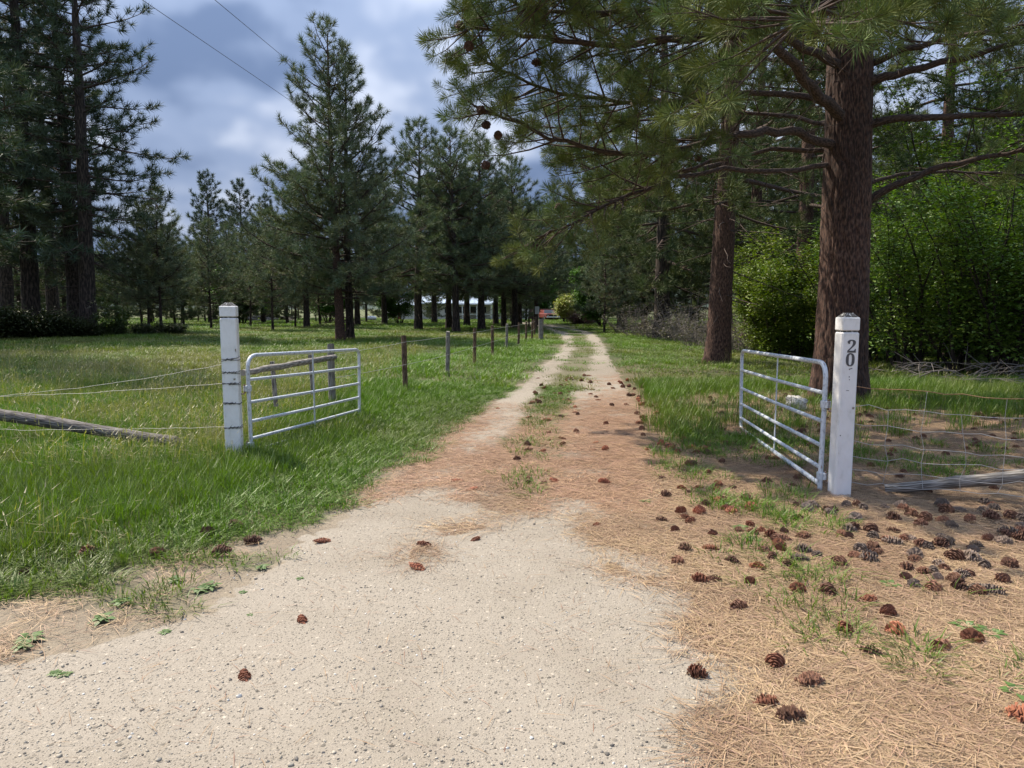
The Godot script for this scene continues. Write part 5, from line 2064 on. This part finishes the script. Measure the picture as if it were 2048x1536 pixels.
	for i in 420:
		var dist := rng.randf_range(2.3, 8.0)
		var x := rng.randf_range(-dist * 0.8, dist * 0.8)
		if x < lookup(e_drive_l, -dist) - 0.6:
			continue
		tx.append(up_xf(x, -dist, 0.8, 1.0, 0.009))
		tc.append(Color(0.34, 0.2, 0.10) * rng.randf_range(0.7, 1.1))
	as_stuff(joined("stray_needles", baked(sm, tx, tc), M.litter, self), "single brown needles strewn over the bare gravel", "pine needles")
	# loose stone chips
	for k in 3:
		var px := []
		var pc := []
		var pm := pebble_mesh(k * 17.3 + 2.0)
		for i in 10000:
			var dist := 2.2 + 7.5 * pow(rng.randf(), 1.4)
			var x := rng.randf_range(-dist * 0.8, dist * 0.8)
			var z := -dist
			var dl := lookup(e_drive_l, z)
			if x < dl - 0.25 or x > lookup(e_drive_r, z) + 0.1:
				continue
			if noise_b.get_noise_2d(x * 16.0, z * 16.0) < rng.randf_range(-0.75, 0.35):
				continue
			var r := 0.0022 + 0.0055 * pow(rng.randf(), 3.0) + (0.008 * rng.randf() if rng.randf() < 0.04 else 0.0)
			var b := Basis(Vector3.UP, rng.randf() * TAU) * Basis(Vector3.RIGHT, rng.randf_range(-0.4, 0.4))
			px.append(Transform3D(b.scaled_local(Vector3(r, r, r)), Vector3(x, gh(x, z) + 0.0095 + r * 0.15, z)))
			var t := rng.randf()
			var c := Color(0.44, 0.39, 0.31) * rng.randf_range(0.7, 1.25)
			if t < 0.2:
				c = Color(0.19, 0.17, 0.145) * rng.randf_range(0.6, 1.4)
			elif t < 0.28:
				c = Color(0.60, 0.58, 0.53)
			pc.append(c)
		var o := scatter("gravel_chips", pm, M.pebble, px, pc, self)
		tag(o, ["loose pale stone chips on the gravel drive", "loose flat stone chips among the drive gravel", "loose angular stone chips among the drive gravel"][k], "gravel")
		o.set_meta("kind", "stuff")
	# broad-leaved weeds where gravel meets grass
	var wm := MB.new()
	for i in 16:
		var a := i * 2.4
		var l := rng.randf_range(0.05, 0.10)
		var d := Vector3(cos(a), rng.randf_range(0.25, 0.8), sin(a)).normalized()
		var s := d.cross(Vector3.UP).normalized() * l * 0.2
		var k := rng.randf_range(0.8, 1.2)
		wm.tint = Color(k, k, k)
		var m := d * l * 0.5 + Vector3(0, 0.004, 0)
		var e := d * l - Vector3(0, l * 0.25, 0)
		wm.tri(Vector3.ZERO, m + s, m - s)
		wm.tri(m - s, m + s, e)
	var weed := wm.mesh()
	M.weed = leaf_mat(lin(0.095, 0.165, 0.038), Color(0.5, 0.6, 0.2))
	for q in [[205, 1240, 1.0], [245, 1205, 0.9], [400, 1180, 0.8], [420, 1172, 0.9], [350, 1160, 0.8], [525, 1133, 0.7], [485, 1183, 0.4], [500, 1228, 0.3], [60, 1280, 1.0], [45, 1295, 0.8], [330, 1265, 0.5], [600, 1155, 0.4], [110, 1350, 0.5], [130, 1352, 0.5], [1080, 907, 0.8], [1290, 1000, 0.9], [1480, 1055, 1.0], [1510, 1080, 1.0], [1530, 1105, 0.9], [1450, 1010, 1.0], [1930, 1255, 1.1], [1980, 1270, 1.2], [2040, 1390, 1.2], [1780, 1170, 1.0], [1400, 1000, 0.9], [1350, 905, 0.8]]:
		var b := on(G(q[0], q[1]))
		var o := obj("weed", weed, M.weed, self, b + Vector3(0, 0.006, 0))
		o.rotation.y = rng.randf() * TAU
		var s: float = q[2] * 0.9
		o.scale = Vector3(s, s, s)
		var side := "left" if q[0] < 700 else "right"
		if side == "left":
			tag(o, "low green weed rosette growing in bare soil beside the gravel", "weed", "weeds between gravel and tall grass")
		else:
			tag(o, "low green weed rosette growing through the brown needle litter", "weed", "weeds in the needle litter")

# --------------------------------------------------------------------------- fallen cones
func build_cones() -> void:
	rng.seed = 4321
	var meshes := [cone_mesh(1.05, 0.105, 0.12), cone_mesh(0.9, 0.12, 0.15), cone_mesh(1.15, 0.095, 0.2), cone_mesh(0.75, 0.11, 0.35), cone_mesh(1.0, 0.085, 0.3), cone_mesh(0.8, 0.125, 0.05), cone_mesh(0.7, 0.12, 0.3)]
	var mats := {}
	var tones := {"red": Color(0.27, 0.105, 0.058), "brown": Color(0.18, 0.088, 0.055), "grey": Color(0.20, 0.15, 0.12)}
	for t in tones:
		mats[t] = []
		for k in [0.7, 0.9, 1.1, 1.45]:
			var m := flat_mat((tones[t] * k).linear_to_srgb(), 0.85)
			m.vertex_color_use_as_albedo = true
			mats[t].append(m)
	var spots := []
	var crushed := "flattened reddish pine cone lying alone on the pale gravel"
	var verge := "brown pine cone lying in green grass below the wire wrapped post"
	var mat_l := "reddish brown pine cone lying on tan needle litter beside the bare gravel"
	var post_l := "grey weathered pine cone in the litter in front of the post numbered 20"
	for q in [[490, 1355], [605, 1240], [645, 1082], [950, 1077], [835, 1135], [848, 1088], [1195, 1046]]:
		spots.append([G(q[0], q[1]), "red", crushed, "cones on bare gravel", 0.62])
	for q in [[443, 1107], [415, 1070], [505, 1083], [315, 1110], [470, 1056], [175, 1110], [50, 1150]]:
		spots.append([G(q[0], q[1]), "brown", verge, "cones in the left verge", 0.95])
	for q in [[1515, 1137], [1575, 1131], [1465, 1125], [1427, 1160], [1400, 1162], [1355, 1125], [1370, 1100], [1595, 1183], [1655, 1187], [1735, 1203], [1775, 1230], [1690, 1265], [1790, 1268], [1740, 1308], [1880, 1300], [1945, 1283], [1550, 1332], [1395, 1348], [1530, 1410], [1500, 1165], [1560, 1100], [1565, 1080], [1420, 1100], [1425, 1070], [1380, 1042], [1350, 1060], [1370, 1034], [1398, 1024], [1475, 1217], [1580, 1440], [1620, 1370], [2040, 1440]]:
		var red := rng.randf() < 0.7
		spots.append([G(q[0], q[1]), "red" if red else "brown", mat_l if red else "dark brown pine cone lying on tan needle litter beside the bare gravel", "reddish cones on the needle litter" if red else "dark cones on the needle litter", 0.95])
	# heap before the numbered post
	for i in 118:
		var g := G(rng.randf_range(1590, 2046), 1010 + 200 * pow(rng.randf(), 1.2))
		if g.z > -4.2 and g.x < 2.3:
			continue
		var old := rng.randf() < 0.45
		spots.append([g, "grey" if old else "brown", post_l if old else "brown pine cone in the litter in front of the post numbered 20", "grey cones before the numbered post" if old else "brown cones before the numbered post", 1.0])
	# wheel tracks and middle
	for i in 66:
		var dist := 6.0 + 11.0 * pow(rng.randf(), 1.3)
		var z := -dist
		var st := lookup(e_strip, z)
		var x := st + rng.randfn() * 0.25
		if i % 2:
			x = lerpf(lookup(e_drive_l, z), lookup(e_drive_r, z), rng.randf_range(0.05, 1.0))
		var flat := rng.randf() < 0.45
		var tone := "red" if flat or rng.randf() < 0.3 else "brown"
		var where := "middle grass strip of the drive"
		if x < st - 0.35:
			where = "wheel track on the fence post side"
		elif x > st + 0.35:
			where = "wheel track on the big pine side"
		var look: String = ("flattened red" if flat else ("reddish" if tone == "red" else "dark brown"))
		spots.append([Vector3(x, 0, z), tone, look + " pine cone lying on the " + where, look + " cones on the " + where, 0.55 if flat else 0.85])
	# right edge of the drive and under the gate
	for i in 50:
		var dist := 5.2 + 11.0 * rng.randf()
		var z := -dist
		var x := lookup(e_drive_r, z) + absf(rng.randfn()) * 0.5 - 0.1
		var tone := "brown" if rng.randf() < 0.7 else "red"
		var look: String = "dark brown" if tone == "brown" else "reddish"
		spots.append([Vector3(x, 0, z), tone, look + " pine cone in the grass at the shaded edge of the drive", look + " cones along the right edge of the drive", 0.95])
	# thick band where the needles meet the verge
	for i in 40:
		var t := rng.randf()
		var g := G(lerpf(1262, 1560, t) + rng.randfn() * 28.0, lerpf(800, 1120, t) + rng.randfn() * 16.0)
		var red := rng.randf() < 0.75
		spots.append([g, "red" if red else "brown", ("reddish" if red else "dark brown") + " pine cone in the band between needle litter and green verge", ("reddish" if red else "dark brown") + " cones between litter and verge", 0.8])
	var n := 0
	for q in spots:
		if n >= 300:
			break
		var p := on(q[0])
		var o := MeshInstance3D.new()
		o.name = numbered("pine_cone")
		o.mesh = meshes[rng.randi_range(0, 5)] if q[4] > 0.7 else meshes[6]
		o.material_override = mats[q[1]][rng.randi_range(0, 3)]
		var s: float = rng.randf_range(0.7, 1.08)
		o.scale = Vector3(s, s * minf(1.0, q[4]), s)
		o.rotation = Vector3(rng.randf() * TAU if q[4] > 0.7 else 0.0, rng.randf() * TAU, rng.randf_range(-0.3, 0.3))
		o.position = p + Vector3(0, 0.028 * s * minf(1.0, q[4] + 0.1), 0)
		add_child(o)
		tag(o, q[2], "pine cone", q[3])
		n += 1
	# the many more in the shade under the tree
	var xf := []
	for i in 240:
		var dist := rng.randf_range(6.0, 14.0)
		var z := -dist
		var x := lookup(e_drive_r, z) + 0.3 + 5.5 * rng.randf()
		if rng.randf() > litter(x, z) + 0.15:
			continue
		var b := Basis(Vector3.UP, rng.randf() * TAU) * Basis(Vector3.RIGHT, rng.randf() * TAU)
		xf.append(Transform3D(b.scaled(Vector3.ONE * rng.randf_range(0.65, 0.95)), Vector3(x, gh(x, z) + 0.02, z)))
	var so := scatter("shaded_cones", meshes[0], mats.brown[1], xf, [], self)
	tag(so, "scatter of fallen brown cones in the shade behind post 20", "pine cones")
	so.set_meta("kind", "stuff")
